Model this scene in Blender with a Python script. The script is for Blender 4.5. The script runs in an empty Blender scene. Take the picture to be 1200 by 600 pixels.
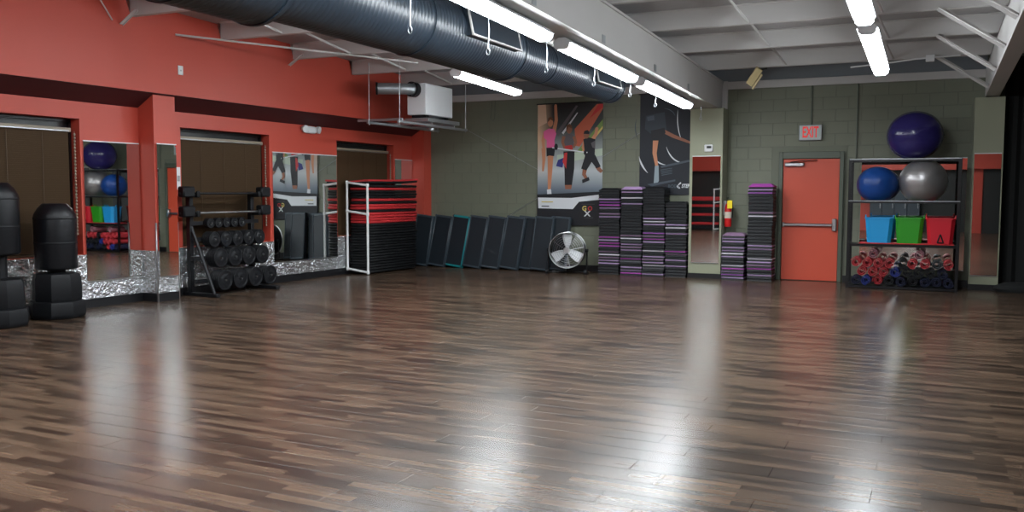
import bpy, math, random
from mathutils import Matrix, Vector
random.seed(7)
scene = bpy.context.scene
COL = scene.collection
PI = math.pi

# ------------------------------------------------------------------ camera
F, YAW, PITCH, ROLL, H = 1037.89, 0.4417, 0.0723, 0.0023, 1.5096   # focal length in px of the 1200x600 frame
cd = bpy.data.cameras.new('camera'); cam = bpy.data.objects.new('camera', cd); COL.objects.link(cam)
fw = Vector((-math.sin(YAW)*math.cos(PITCH), math.cos(YAW)*math.cos(PITCH), -math.sin(PITCH)))
r0 = Vector((math.cos(YAW), math.sin(YAW), 0)); u0 = r0.cross(fw)
rt = math.cos(ROLL)*r0 + math.sin(ROLL)*u0; up = -math.sin(ROLL)*r0 + math.cos(ROLL)*u0
M = Matrix(((rt.x, up.x, -fw.x, 0), (rt.y, up.y, -fw.y, 0), (rt.z, up.z, -fw.z, H), (0, 0, 0, 1)))
cam.matrix_world = M
cd.sensor_fit = 'HORIZONTAL'; cd.sensor_width = 36.0; cd.lens = F/1200*36.0
cd.clip_start = .05; cd.clip_end = 100
scene.camera = cam

# ------------------------------------------------------------------ world, exposure
w = bpy.data.worlds.new('world'); scene.world = w; w.use_nodes = True
w.node_tree.nodes['Background'].inputs[0].default_value = (.02, .022, .026, 1)
w.node_tree.nodes['Background'].inputs[1].default_value = .2
vs = scene.view_settings
vs.view_transform = 'Standard'; vs.look = 'None'; vs.gamma = 1; vs.use_curve_mapping = False
vs.exposure = 0.0
LAMP = 50.0          # radiance of the fluorescent diffusers

# ------------------------------------------------------------------ main dimensions (metres)
D = 15.855           # back wall
XL, PHI = -9.634, 0.0196     # left wall: corner x and its small turn in plan
LP, LB = .289, .321  # how far pilasters and bulkhead stand off the left wall
SLOPE = .0313        # the roof falls towards the back wall
XR = -3.387          # right face of the big beam
ZTOP = 3.31          # underside of the plate on top of the back wall
REAR = -6.5
XRW = 4.6
def beam_bot(y): return 2.957 + SLOPE*(D-y)
def purlin_bot(y): return 3.475 + .035*(D-y)
def deck(y): return purlin_bot(y) + .24

def srgb(r, g, b):
    f = lambda c: (c/255/12.92 if c/255 <= .04045 else ((c/255+.055)/1.055)**2.4)
    return (f(r), f(g), f(b), 1)

# ------------------------------------------------------------------ mesh builder
class MB:
    def __init__(s): s.v = []; s.f = []
    def add(s, vs, fs, mtx=None):
        o = len(s.v)
        s.v += [tuple(mtx @ Vector(p)) if mtx else tuple(p) for p in vs]
        s.f += [tuple(i+o for i in f) for f in fs]; return s
    def box(s, x0, x1, y0, y1, z0, z1, mtx=None):
        vs = [(x, y, z) for x in (x0, x1) for y in (y0, y1) for z in (z0, z1)]
        return s.add(vs, [(0,1,3,2),(4,6,7,5),(0,4,5,1),(2,3,7,6),(0,2,6,4),(1,5,7,3)], mtx)
    def cbox(s, x0, x1, y0, y1, z0, z1, c=.01, mtx=None):
        c = min(c, .49*abs(x1-x0), .49*abs(y1-y0), .49*abs(z1-z0))
        X, Y, Z = (x0, x1), (y0, y1), (z0, z1); S = (1, -1)
        vs = []; idx = {}
        for i in (0,1):
            for j in (0,1):
                for k in (0,1):
                    a, b, d = X[i], Y[j], Z[k]; ai, bi, di = a+S[i]*c, b+S[j]*c, d+S[k]*c
                    idx[i,j,k] = len(vs); vs += [(a, bi, di), (ai, b, di), (ai, bi, d)]
        g = lambda i,j,k,n: idx[i,j,k]+n
        fs = [(g(0,0,0,0),g(0,0,1,0),g(0,1,1,0),g(0,1,0,0)), (g(1,0,0,0),g(1,1,0,0),g(1,1,1,0),g(1,0,1,0)),
              (g(0,0,0,1),g(1,0,0,1),g(1,0,1,1),g(0,0,1,1)), (g(0,1,0,1),g(0,1,1,1),g(1,1,1,1),g(1,1,0,1)),
              (g(0,0,0,2),g(0,1,0,2),g(1,1,0,2),g(1,0,0,2)), (g(0,0,1,2),g(1,0,1,2),g(1,1,1,2),g(0,1,1,2))]
        for i in (0,1):
            for j in (0,1):
                q = (g(i,j,0,0),g(i,j,0,1),g(i,j,1,1),g(i,j,1,0)); fs.append(q if (i+j)%2 == 0 else q[::-1])
                q = (g(i,0,j,0),g(i,1,j,0),g(i,1,j,2),g(i,0,j,2)); fs.append(q if (i+j)%2 == 0 else q[::-1])
                q = (g(0,i,j,1),g(0,i,j,2),g(1,i,j,2),g(1,i,j,1)); fs.append(q if (i+j)%2 == 0 else q[::-1])
                for k in (0,1):
                    q = (g(i,j,k,0),g(i,j,k,2),g(i,j,k,1)); fs.append(q if (i+j+k)%2 == 0 else q[::-1])
        return s.add(vs, fs, mtx)
    def cyl(s, p0, p1, r0, r1=None, n=16, caps=True):
        r1 = r0 if r1 is None else r1
        p0, p1 = Vector(p0), Vector(p1); d = (p1-p0).normalized()
        a = d.orthogonal().normalized(); b = d.cross(a)
        vs = []
        for p, r in ((p0, r0), (p1, r1)):
            vs += [tuple(p + r*(math.cos(2*PI*i/n)*a + math.sin(2*PI*i/n)*b)) for i in range(n)]
        fs = [(i, (i+1)%n, n+(i+1)%n, n+i) for i in range(n)]
        if caps: fs += [tuple(range(n-1, -1, -1)), tuple(range(n, 2*n))]
        return s.add(vs, fs)
    def tube(s, pts, r, n=8, closed=False):
        pts = [Vector(p) for p in pts]; m = len(pts); rings = []; ref = None
        for i, p in enumerate(pts):
            if closed: t = (pts[(i+1) % m]-pts[i-1]).normalized()
            else: t = (pts[min(i+1, m-1)]-pts[max(i-1, 0)]).normalized()
            if ref is None: ref = t.orthogonal().normalized()
            a = (ref - t*ref.dot(t)); a = a.normalized() if a.length > 1e-6 else t.orthogonal().normalized()
            ref = a; b = t.cross(a)
            rings.append([tuple(p + r*(math.cos(2*PI*k/n)*a + math.sin(2*PI*k/n)*b)) for k in range(n)])
        vs = [q for rg in rings for q in rg]; fs = []
        for i in range(m if closed else m-1):
            j = (i+1) % m
            fs += [(i*n+k, i*n+(k+1)%n, j*n+(k+1)%n, j*n+k) for k in range(n)]
        if not closed: fs += [tuple(range(n-1, -1, -1)), tuple(range((m-1)*n, m*n))]
        return s.add(vs, fs)
    def lathe(s, prof, n=24, axis='z', c=(0,0,0), closed=False, ang=0, sx=1, sy=1):
        vs = []
        for (r, h) in prof:
            for k in range(n):
                a = 2*PI*k/n + ang; x, y = r*math.cos(a)*sx, r*math.sin(a)*sy
                q = {'z': (x, y, h), 'x': (h, x, y), 'y': (y, h, x)}[axis]
                vs.append((q[0]+c[0], q[1]+c[1], q[2]+c[2]))
        m = len(prof); fs = []
        for i in range(m if closed else m-1):
            j = (i+1) % m
            fs += [(i*n+k, i*n+(k+1)%n, j*n+(k+1)%n, j*n+k) for k in range(n)]
        if not closed:
            if prof[0][0] > 1e-5: fs.append(tuple(range(n-1, -1, -1)))
            if prof[-1][0] > 1e-5: fs.append(tuple(range((m-1)*n, m*n)))
        return s.add(vs, fs)
    def prism(s, poly, a0, a1, plane='xz'):
        # extrude a polygon; plane 'xz' goes along y, 'xy' along z, 'yz' along x
        f = {'xz': lambda p, t: (p[0], t, p[1]), 'xy': lambda p, t: (p[0], p[1], t), 'yz': lambda p, t: (t, p[0], p[1])}[plane]
        n = len(poly); vs = [f(p, a0) for p in poly] + [f(p, a1) for p in poly]
        fs = [tuple(range(n)), tuple(range(2*n-1, n-1, -1))] + [(i, n+i, n+(i+1)%n, (i+1)%n) for i in range(n)]
        return s.add(vs, fs)
    def mesh(s, name, mat, smooth=True):
        import bmesh
        me = bpy.data.meshes.new(name); me.from_pydata(s.v, [], s.f)
        bm = bmesh.new(); bm.from_mesh(me); bmesh.ops.remove_doubles(bm, verts=bm.verts, dist=1e-6)
        bmesh.ops.recalc_face_normals(bm, faces=bm.faces); bm.to_mesh(me); bm.free()
        if smooth:
            me.polygons.foreach_set('use_smooth', [True]*len(me.polygons)); me.set_sharp_from_angle(angle=math.radians(38))
        if mat: me.materials.append(mat)
        return me
    def build(s, name, mat, parent=None, loc=None, rz=None, smooth=True):
        return link(name, s.mesh(name, mat, smooth), parent, loc, rz)

def link(name, data, parent=None, loc=None, rz=None):
    o = bpy.data.objects.new(name, data); COL.objects.link(o)
    if parent: o.parent = parent
    if loc is not None: o.location = loc
    if rz is not None: o.rotation_euler = (0, 0, rz)
    return o
def tag(o, label, cat, group=None):
    o['label'] = label; o['category'] = cat
    if group: o['group'] = group
    return o
def thing(name, label, cat, loc=(0,0,0), rz=0, group=None):
    return tag(link(name, None, None, loc, rz), label, cat, group)
def struct(o, label=None):
    o['kind'] = 'structure'
    if label: o['label'] = label
    return o
def copy_tree(o, parent=None):
    c = o.copy(); COL.objects.link(c); c.parent = parent
    for ch in [k for k in o.children]: copy_tree(ch, c)
    return c
def LW(off, u, z=0):     # left-wall frame -> world: off = distance off the wall, u = along it (0 at the back corner)
    return (XL + off*math.cos(PHI) + u*math.sin(PHI), D - off*math.sin(PHI) + u*math.cos(PHI), z)
ORD = 'bottom second third fourth fifth sixth seventh eighth ninth tenth eleventh twelfth thirteenth fourteenth fifteenth sixteenth seventeenth eighteenth nineteenth twentieth'.split() + ['twenty-'+t for t in 'first second third fourth fifth sixth seventh eighth ninth'.split()] + ['thirtieth'] + ['thirty-'+t for t in 'first second third fourth fifth'.split()]

# ------------------------------------------------------------------ materials
def mat(name, col, rough=.5, metal=0., bump=None, var=None, spec=.5, emit=None, coat=0.):
    m = bpy.data.materials.new(name); m.use_nodes = True; nt = m.node_tree; N = nt.nodes; L = nt.links
    b = N['Principled BSDF']
    b.inputs['Base Color'].default_value = col; b.inputs['Roughness'].default_value = rough
    b.inputs['Metallic'].default_value = metal; b.inputs['Specular IOR Level'].default_value = spec
    b.inputs['Coat Weight'].default_value = coat
    if emit: b.inputs['Emission Color'].default_value = emit[0]; b.inputs['Emission Strength'].default_value = emit[1]
    geo = N.new('ShaderNodeNewGeometry')
    if var:      # (scale, amount): mottled paint
        t = N.new('ShaderNodeTexNoise'); t.inputs['Scale'].default_value = var[0]; t.inputs['Detail'].default_value = 4
        L.new(geo.outputs['Position'], t.inputs['Vector'])
        mx = N.new('ShaderNodeMix'); mx.data_type = 'RGBA'
        k0, k1 = 1-var[1], 1+var[1]
        mx.inputs[6].default_value = (col[0]*k0, col[1]*k0, col[2]*k0, 1); mx.inputs[7].default_value = (col[0]*k1, col[1]*k1, col[2]*k1, 1)
        L.new(t.outputs['Fac'], mx.inputs[0]); L.new(mx.outputs[2], b.inputs['Base Color'])
    if bump:     # (scale, strength, distance)
        t = N.new('ShaderNodeTexNoise'); t.inputs['Scale'].default_value = bump[0]; t.inputs['Detail'].default_value = 3
        L.new(geo.outputs['Position'], t.inputs['Vector'])
        bp = N.new('ShaderNodeBump'); bp.inputs['Strength'].default_value = bump[1]; bp.inputs['Distance'].default_value = bump[2]
        L.new(t.outputs['Fac'], bp.inputs['Height']); L.new(bp.outputs['Normal'], b.inputs['Normal'])
    return m
M_RED = mat('red_paint', srgb(198, 78, 62), .45, bump=(60, .1, .004), var=(1.2, .05))
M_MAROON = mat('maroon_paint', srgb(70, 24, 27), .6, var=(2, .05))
M_GREEN = mat('green_block_paint', srgb(116, 120, 103), .55, bump=(90, .25, .004), var=(2.5, .07))
M_GREENJ = mat('green_joint_paint', srgb(108, 112, 97), .65, bump=(90, .2, .004))
M_GREENP = mat('green_smooth_paint', srgb(150, 153, 130), .5, var=(2, .04))
M_GREENF = mat('green_frame_gloss', srgb(84, 92, 79), .35)
M_WHITE = mat('white_steel_paint', srgb(196, 194, 192), .5, var=(1.5, .05))
M_DECK = mat('white_roof_deck', srgb(160, 158, 158), .7, bump=(8, .3, .03), var=(.8, .08))
M_WHITEG = mat('white_enamel', srgb(226, 228, 230), .35)
M_CEMENT = mat('grey_gap_board', srgb(122, 128, 134), .7)
M_BLACK = mat('black_rubber', srgb(13, 15, 19), .55, spec=.35)
M_BASE = mat('black_vinyl_base', srgb(22, 23, 26), .4)
M_BLACKG = mat('black_gloss_paint', srgb(17, 18, 21), .3)
M_IRON = mat('black_iron', srgb(17, 19, 23), .45, spec=.4, bump=(120, .15, .002))
M_DARK = mat('dark_charcoal_paint', srgb(40, 42, 41), .6)
M_STEEL = mat('brushed_steel', srgb(178, 180, 182), .3, metal=1)
M_GALV = mat('galvanised_steel', srgb(165, 170, 174), .4, metal=.8, var=(12, .1))
M_MIRROR = mat('mirror_silver', (.86, .88, .87, 1), .015, metal=1)
M_DUCT = mat('duct_slate_black', srgb(30, 40, 50), .36, var=(3, .08), spec=.5)
M_SLATE = mat('slate_plastic', srgb(24, 32, 39), .5, spec=.4, bump=(160, .25, .003))
M_SLATEE = mat('slate_grey_plastic_rim', srgb(56, 67, 75), .4)
M_TEAL = mat('teal_plastic', srgb(20, 132, 136), .4)
M_BLIND = mat('brown_blind', srgb(76, 57, 36), .6)
M_VALANCE = mat('pale_headrail', srgb(150, 138, 120), .4)
M_DOOR = mat('orange_red_door', srgb(206, 82, 58), .35, var=(1.5, .03))
M_CURTAIN = mat('black_curtain', srgb(21, 23, 23), .85)
M_LAMP = mat('lamp_diffuser', (1, 1, 1, 1), .4, emit=((.90, .96, 1.0, 1), LAMP))
M_REDMAT = mat('red_foam_mat', srgb(196, 46, 50), .6, bump=(60, .2, .004))
M_BLKMAT = mat('black_foam_mat', srgb(13, 15, 18), .6, spec=.4, bump=(60, .2, .004))
M_PVC = mat('white_pvc_pipe', srgb(232, 234, 234), .35)

def plate_material():
    m = bpy.data.materials.new('hammered_steel'); m.use_nodes = True; nt = m.node_tree; N = nt.nodes; L = nt.links
    b = N['Principled BSDF']; b.inputs['Metallic'].default_value = 1; b.inputs['Roughness'].default_value = .27
    b.inputs['Base Color'].default_value = srgb(228, 230, 232)
    g = N.new('ShaderNodeNewGeometry')
    v = N.new('ShaderNodeTexVoronoi'); v.inputs['Scale'].default_value = 16; v.feature = 'SMOOTH_F1'
    n = N.new('ShaderNodeTexNoise'); n.inputs['Scale'].default_value = 14; n.inputs['Detail'].default_value = 3
    mixv = N.new('ShaderNodeMix'); mixv.data_type = 'RGBA'; mixv.inputs[0].default_value = .25
    L.new(g.outputs['Position'], n.inputs['Vector'])
    L.new(g.outputs['Position'], mixv.inputs[6]); L.new(n.outputs['Color'], mixv.inputs[7])
    L.new(mixv.outputs[2], v.inputs['Vector'])
    bp = N.new('ShaderNodeBump'); bp.inputs['Strength'].default_value = 1; bp.inputs['Distance'].default_value = .03
    L.new(v.outputs['Distance'], bp.inputs['Height']); L.new(bp.outputs['Normal'], b.inputs['Normal'])
    return m
M_PLATE = plate_material()

def floor_material():
    m = bpy.data.materials.new('dark_strip_laminate'); m.use_nodes = True; nt = m.node_tree; N = nt.nodes; L = nt.links
    b = N['Principled BSDF']
    g = N.new('ShaderNodeNewGeometry')
    br = N.new('ShaderNodeTexBrick'); br.offset = .37; br.offset_frequency = 2; br.squash = 1
    br.inputs['Scale'].default_value = 1; br.inputs['Brick Width'].default_value = .42; br.inputs['Row Height'].default_value = .19/3
    br.inputs['Mortar Size'].default_value = .0; br.inputs['Bias'].default_value = 0
    br.inputs['Color1'].default_value = srgb(44, 34, 27); br.inputs['Color2'].default_value = srgb(102, 82, 66)
    L.new(g.outputs['Position'], br.inputs['Vector'])
    mp = N.new('ShaderNodeMapping'); mp.inputs['Scale'].default_value = (2.2, 34, 1)
    L.new(g.outputs['Position'], mp.inputs['Vector'])
    n = N.new('ShaderNodeTexNoise'); n.inputs['Scale'].default_value = 1.6; n.inputs['Detail'].default_value = 5
    L.new(mp.outputs['Vector'], n.inputs['Vector'])
    cr = N.new('ShaderNodeMapRange'); cr.inputs['From Min'].default_value = .3; cr.inputs['From Max'].default_value = .7
    cr.inputs['To Min'].default_value = .78; cr.inputs['To Max'].default_value = 1.2
    L.new(n.outputs['Fac'], cr.inputs['Value'])
    mx = N.new('ShaderNodeMix'); mx.data_type = 'RGBA'; mx.blend_type = 'MULTIPLY'; mx.inputs[0].default_value = 1
    L.new(br.outputs['Color'], mx.inputs[6]); L.new(cr.outputs['Result'], mx.inputs[7]); L.new(mx.outputs[2], b.inputs['Base Color'])
    b.inputs['Roughness'].default_value = .25; b.inputs['Specular IOR Level'].default_value = .52
    return m
M_FLOOR = floor_material()

# ================================================================== SETTING
# ---- floor: boards laid along the back wall
fl = struct(MB().box(-11, XRW+.2, REAR-.2, D+.2, -.06, -.012).build('floor', M_BASE), 'dark brown glossy strip laminate floor')
BW, BL = .19, 1.22
boards = []
row = 0; y = D-.002
def seen(x, y):
    v = Vector((x, y, 0))-Vector((0, 0, H)); z = v.dot(fw)
    if z < 1: return None
    a, c = 600+F*v.dot(rt)/z, 300-F*v.dot(up)/z
    return z if -60 < a < 1260 and c < 640 else None
k = int((D-REAR)/BW)+1
for r in range(k):
    yc = math.floor(D/BW)*BW - r*BW + BW/2        # rows line up with the strips of the material
    x = -11 + [0, .41, .83][r % 3]*BL - BL
    while x < XRW:
        xa, xb = max(x, -10.2), min(x+BL, XRW)
        if xb-xa > .05: boards.append((xa, xb, yc, xb-xa > BL-.001))
        x += BL
full = sorted([(seen((b[0]+b[1])/2, b[2]), b) for b in boards if b[3] and seen((b[0]+b[1])/2, b[2])], key=lambda t: t[0])[:290]
chosen = set((b[0], b[2]) for _, b in full)
def board_mb(xa, xb, ya, yb):
    m = MB(); c = .0016; t = .011
    vs = [(xa, ya, -t), (xb, ya, -t), (xb, yb, -t), (xa, yb, -t), (xa, ya, -c), (xb, ya, -c), (xb, yb, -c), (xa, yb, -c),
          (xa+c, ya+c, 0), (xb-c, ya+c, 0), (xb-c, yb-c, 0), (xa+c, yb-c, 0)]
    return m.add(vs, [(0,1,5,4),(1,2,6,5),(2,3,7,6),(3,0,4,7),(4,5,9,8),(5,6,10,9),(6,7,11,10),(7,4,8,11),(8,9,10,11)])
g = .0006
pm = board_mb(-BL/2+g, BL/2-g, -BW/2+g, BW/2-g).mesh('plank', M_FLOOR, False)
for _, b in full: link('plank', pm, fl, ((b[0]+b[1])/2, b[2], 0))
rest = MB()
for b in boards:
    if (b[0], b[2]) not in chosen:
        ya, yb = b[2]-BW/2, min(b[2]+BW/2, D+.1)
        m = board_mb(b[0]+g, b[1]-g, ya+g, yb-g); rest.add(m.v, m.f)
o = rest.build('plank_field', M_FLOOR, fl, smooth=False); o['kind'] = 'stuff'

# ---- left wall (local frame: x off the wall, y along it)
lw = struct(link('wall_left', None, None, (XL, D, 0), -PHI), 'red painted side wall with window bays and upper bulkhead')
U0 = REAR-D-.2
WIN = [(-9.83, -7.98), (-6.34, -4.50), (-2.74, -.93)]
WZ0, WZ1 = .70, 2.42
lo = MB()
edges = [U0] + [e for wq in WIN for e in wq] + [.15]
for i in range(0, len(edges), 2): lo.box(-.22, 0, edges[i], edges[i+1], 0, 2.7)
for a, b in WIN: lo.box(-.22, 0, a, b, 0, WZ0); lo.box(-.22, 0, a, b, WZ1, 2.7)
lo.build('lower_wall', M_RED, lw, smooth=False)
MB().prism([(0, 2.636), (LB, 2.823), (LB, 4.7), (-.22, 4.7), (-.22, 2.636)], U0, .15, 'xz').build('bulkhead', M_RED, lw, smooth=False)
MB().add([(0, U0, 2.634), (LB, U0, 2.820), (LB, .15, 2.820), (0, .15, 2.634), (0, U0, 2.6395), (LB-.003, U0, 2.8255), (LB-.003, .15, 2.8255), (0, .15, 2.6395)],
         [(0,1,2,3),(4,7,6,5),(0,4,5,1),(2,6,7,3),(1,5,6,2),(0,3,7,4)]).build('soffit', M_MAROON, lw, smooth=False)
def pilaster(u0, u1, guards=True):
    p = MB().prism([(0, 0), (LP, 0), (LP, 2.80), (0, 2.64)], u0, u1, 'xz').build('pilaster', M_RED, lw, smooth=False)
    MB().box(0, LP+.006, u0-.006, u1+.006, .118, .70).build('kick_plate', M_PLATE, p, smooth=False)
    MB().box(0, LP+.01, u0-.01, u1+.01, 0, .118).build('base', M_BASE, p, smooth=False)
    if guards:
        for uu in (u0, u1):
            MB().cbox(LP-.012, LP+.012, uu-.012, uu+.012, .0, 1.08, .006).build('corner_guard', M_STEEL, p)
    return p
pilaster(-7.07, -6.70); pilaster(-.27, .1, False)
pilaster(-14.2, -13.8, False)
segs = [(U0, -14.2), (-13.8, -7.07), (-6.70, -.27)]
for a, b in segs:
    MB().box(0, .006, a, b, .118, WZ0-.005).build('kick_plate', M_PLATE, lw, smooth=False)
bb = struct(link('baseboard_left', None, None, (XL, D, 0), -PHI), 'black vinyl base under the steel kick plates')
for a, b in segs: MB().box(0, .012, a, b, 0, .118).build('base_strip', M_BASE, bb, smooth=False)
# windows with closed blinds
wl = ['behind the black punching bags', 'behind the weight plate rack', 'behind the stack of mats']
for i, (a, b) in enumerate(WIN):
    wn = struct(link('window_%d' % (i+1), None, None, LW(0, 0), -PHI), 'dark window ' + wl[i])
    MB().box(-.215, -.20, a, b, WZ0, WZ1).build('pane', M_BLACKG, wn, smooth=False)
    fr = MB()
    for (q0, q1, z0, z1) in ((a, a+.03, WZ0, WZ1), (b-.03, b, WZ0, WZ1), (a, b, WZ0, WZ0+.04), (a, b, WZ1-.04, WZ1)):
        fr.box(-.20, -.16, q0, q1, z0, z1)
    fr.build('window_frame', M_BLACKG, wn, smooth=False)
    bl = thing('window_blind', 'closed brown slatted blind in the window ' + wl[i], 'blind', LW(0, 0), -PHI, 'window blinds on the red wall')
    MB().cbox(-.135, -.075, a+.02, b-.06, WZ1-.17, WZ1-.115, .006).build('headrail', M_VALANCE, bl)
    MB().cbox(-.072, -.066, a+.06, b-.10, WZ1-.165, WZ1-.15, .002).build('tilt_rod', M_STEEL, bl)
    sl = MB(); z = WZ1-.18
    while z > WZ0+.03:
        t = Matrix.Translation((-.10, 0, z)) @ Matrix.Rotation(math.radians(-68), 4, 'Y')
        sl.box(-.0165, .0165, a+.03, b-.09, -.0008, .0008, t); z -= .024
    o = sl.build('slats', M_BLIND, bl, smooth=False); o['kind'] = 'stuff'
    for fr_ in (.25, .5, .75):
        MB().box(-.081, -.079, a+(b-a)*fr_-.004, a+(b-a)*fr_+.004, WZ0+.03, WZ1-.17).build('ladder_tape', M_BLIND, bl, smooth=False)
    MB().box(-.12, -.08, a+.03, b-.09, WZ0+.005, WZ0+.03).build('bottom_rail', M_BLIND, bl, smooth=False)
    ch = MB(); z = WZ1-.2; kk = 0
    while z > WZ0+.25:
        ch.cbox(-.07, -.045, b-.045, b-.02, z-.014, z+.014, .006); z -= .042
    ch.tube([(-.057, b-.032, WZ1-.16), (-.057, b-.032, WZ0+.25)], .004, 6)
    ch.build('slat_light_beads', M_VALANCE, bl)  # light leaking past the slat ends, modelled as pale beads on a cord

# ---- back wall of painted concrete block
wb = struct(MB().box(-10.0, XRW+.2, D+.0035, D+.25, 0, 4.0).build('wall_back', M_GREENJ, smooth=False), 'olive green painted concrete block end wall')
e = .0018; c = .004
def block_mesh(w, h):
    a, b = w/2-e, h/2-e
    vs = [(-a, .008, -b), (a, .008, -b), (a, .008, b), (-a, .008, b), (-a+c, 0, -b+c), (a-c, 0, -b+c), (a-c, 0, b-c), (-a+c, 0, b-c)]
    return vs, [(4,5,6,7), (0,1,5,4), (1,2,6,5), (2,3,7,6), (3,0,4,7)]
BLW, BLH = .4064, .2032
fullblk = MB().add(*block_mesh(BLW, BLH)).mesh('block', M_GREEN, False)
halfblk = MB().add(*block_mesh(BLW/2, BLH)).mesh('block', M_GREEN, False)
DX0, DX1, DZ = -2.327, -1.413, 2.08      # door leaf
def hidden(x, z):
    if -6.75 < x < -5.8 and z > 1.1: return True                 # behind the banners, stacks, mirror and boards
    if -4.7 < x < -4.0 and z > 1.6: return True
    if x < -6.4 and z < .9: return True
    if -5.5 < x < -2.5 and z < .85: return True
    if -5.5 < x < -4.0 and z < 1.3: return True
    if -1.0 < x < .3 and z < 2.0: return True
    if -3.75 < x < -3.4 or x > .55 or x < -9.4: return True
    return False
cols = int(11.5/BLW); extra = MB(); nb = 0
for rr in range(16):
    z = .06 + BLH*(rr+.5)
    off = 0 if rr % 2 else BLW/2
    for q in range(-1, cols+1):
        x = -9.63 + off + BLW*(q+.5)
        if x > 1.6 or x < -9.7: continue
        xa, xb = x-BLW/2, x+BLW/2
        if xb > DX0-.02 and xa < DX1+.02 and z-BLH/2 < DZ+.05:     # the doorway: keep the halves that fit
            for xc in (x-BLW/4, x+BLW/4):
                if xc+BLW/4 < DX0-.03 or xc-BLW/4 > DX1+.03: link('block', halfblk, wb, (xc, D, z))
            continue
        if hidden(x, z):
            vs, fs = block_mesh(BLW, BLH); extra.add([(a+x, b+D, d+z) for a, b, d in vs], fs)
        else: link('block', fullblk, wb, (x, D, z)); nb += 1
print('blocks', nb)
o = extra.build('block_field', M_GREEN, wb, smooth=False); o['kind'] = 'stuff'
struct(MB().cbox(-9.35, .72, D-.05, D+.006, ZTOP, ZTOP+.13, .004).build('trim_1', M_WHITE), 'white steel plate along the top of the block wall')
struct(MB().box(-9.35, .72, D-.004, D+.006, ZTOP+.13, 3.8).build('trim_2', M_CEMENT, smooth=False), 'grey strip between the wall plate and the roof')
for i, (a, b) in enumerate(((-9.3, DX0-.09), (DX1+.09, .56))):
    struct(MB().box(a, b, D-.014, D+.004, 0, .115).build('baseboard_back', M_BASE, smooth=False), ('black base left of the orange door', 'black base right of the orange door')[i])
def back_pilaster(x0, x1, y0, zt, lab):
    p = struct(MB().box(x0, x1, y0, D+.05, 0, zt).build('wall_pilaster', M_GREENP, smooth=False), lab)
    MB().box(x0-.008, x1+.008, y0-.01, D, 0, .09).build('base', M_BASE, p, smooth=False)
back_pilaster(-3.86, -3.29, 15.45, beam_bot(15.6)-.003, 'olive green pilaster with thermostat under the big white beam')
back_pilaster(.555, .965, 15.52, 2.975, 'olive green pilaster right of the ball rack')
# side and rear walls (seen in the mirrors)
struct(MB().box(XRW, XRW+.2, REAR-.2, D+.2, 0, 4.8).build('wall_right', M_DARK, smooth=False), 'dark side wall beyond the right beam')
wr = struct(MB().box(-10.4, XRW+.2, REAR-.2, REAR, 0, 4.8).build('wall_rear', M_DARK, smooth=False), 'dark rear wall seen only in the mirrors')
MB().box(-10.4, XRW, REAR, REAR+.3, 2.4, 4.8).build('bulkhead', M_RED, wr, smooth=False)
MB().box(-3.2, -2.1, REAR, REAR+.05, 0, 2.4).build('pilaster', M_RED, wr, smooth=False)
MB().box(1.2, 1.7, REAR, REAR+.05, 0, 2.4).build('pilaster', M_RED, wr, smooth=False)
# curtain on the dark end of the back wall
cp = []; nn = 60
for i in range(nn+1):
    x = .97 + (XRW-.97)*i/nn; cp.append((x, D-.13 + .05*math.sin(i*1.9) + .02*math.sin(i*.7)))
cu = MB().prism(cp + [(x, y+.012) for x, y in reversed(cp)], .02, 3.6, 'xy').build('black_curtain', M_CURTAIN)
tag(cu, 'black curtain hanging at the far right edge beside the green pilaster', 'curtain')

# ---- roof: deck, purlins, rods, braces, beams
ce = struct(MB().add([(-10.0, REAR, deck(REAR)), (XRW, REAR, deck(REAR)), (XRW, D+.2, deck(D+.2)), (-10.0, D+.2, deck(D+.2)),
                      (-10.0, REAR, deck(REAR)+.1), (XRW, REAR, deck(REAR)+.1), (XRW, D+.2, deck(D+.2)+.1), (-10.0, D+.2, deck(D+.2)+.1)],
                     [(0,3,2,1),(4,5,6,7),(0,1,5,4),(1,2,6,5),(2,3,7,6),(3,0,4,7)]).build('ceiling', M_DECK, smooth=False), 'white painted roof deck over exposed purlins')
PY = [14.72-1.60*i for i in range(13)]
x0, x1 = -9.34, XRW
pmesh = MB().prism([(-.006, 0), (-.006, .24), (-.075, .24), (-.075, .233), (.006, .233), (.006, .008), (.08, .008), (.08, 0)], x0, x1, 'yz').mesh('purlin', M_WHITE, False)
pur = []
for y in PY:
    pur.append(link('purlin', pmesh, ce, (0, y, purlin_bot(y))))
for xr in (-8.22, -5.9, -2.16, -.60, 2.4):
    for y in PY[:9]:
        MB().tube([(xr-.12, y-1.2, purlin_bot(y)+.225), (xr, y-.02, purlin_bot(y)+.02)], .017, 6).build('sag_rod', M_WHITE, ce)
def flat_bar(p0, p1, wdt=.05, t=.006):
    p0, p1 = Vector(p0), Vector(p1); d = (p1-p0); m = MB()
    a = d.normalized(); b = Vector((0, 1, 0)); n_ = a.cross(b)
    vs = [tuple(p + s1*b*wdt/2 + s2*n_*t/2) for p in (p0, p1) for s1 in (-1, 1) for s2 in (-1, 1)]
    m.add(vs, [(0,1,3,2),(4,6,7,5),(0,4,5,1),(2,3,7,6),(0,2,6,4),(1,5,7,3)])
    vs = [tuple(p + b*(wdt/2) + s1*n_*wdt*.4 + s2*b*t) for p in (p0, p1) for s1 in (-1, 1) for s2 in (-1, 0)]
    return m.add(vs, [(0,1,3,2),(4,6,7,5),(0,4,5,1),(2,3,7,6),(0,2,6,4),(1,5,7,3)])
for y in PY[:8]:
    flat_bar((0, y-.04, purlin_bot(y)+.01), (.69, y-.04, beam_bot(y)+.06), .08).build('brace', M_WHITE, ce)
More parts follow.
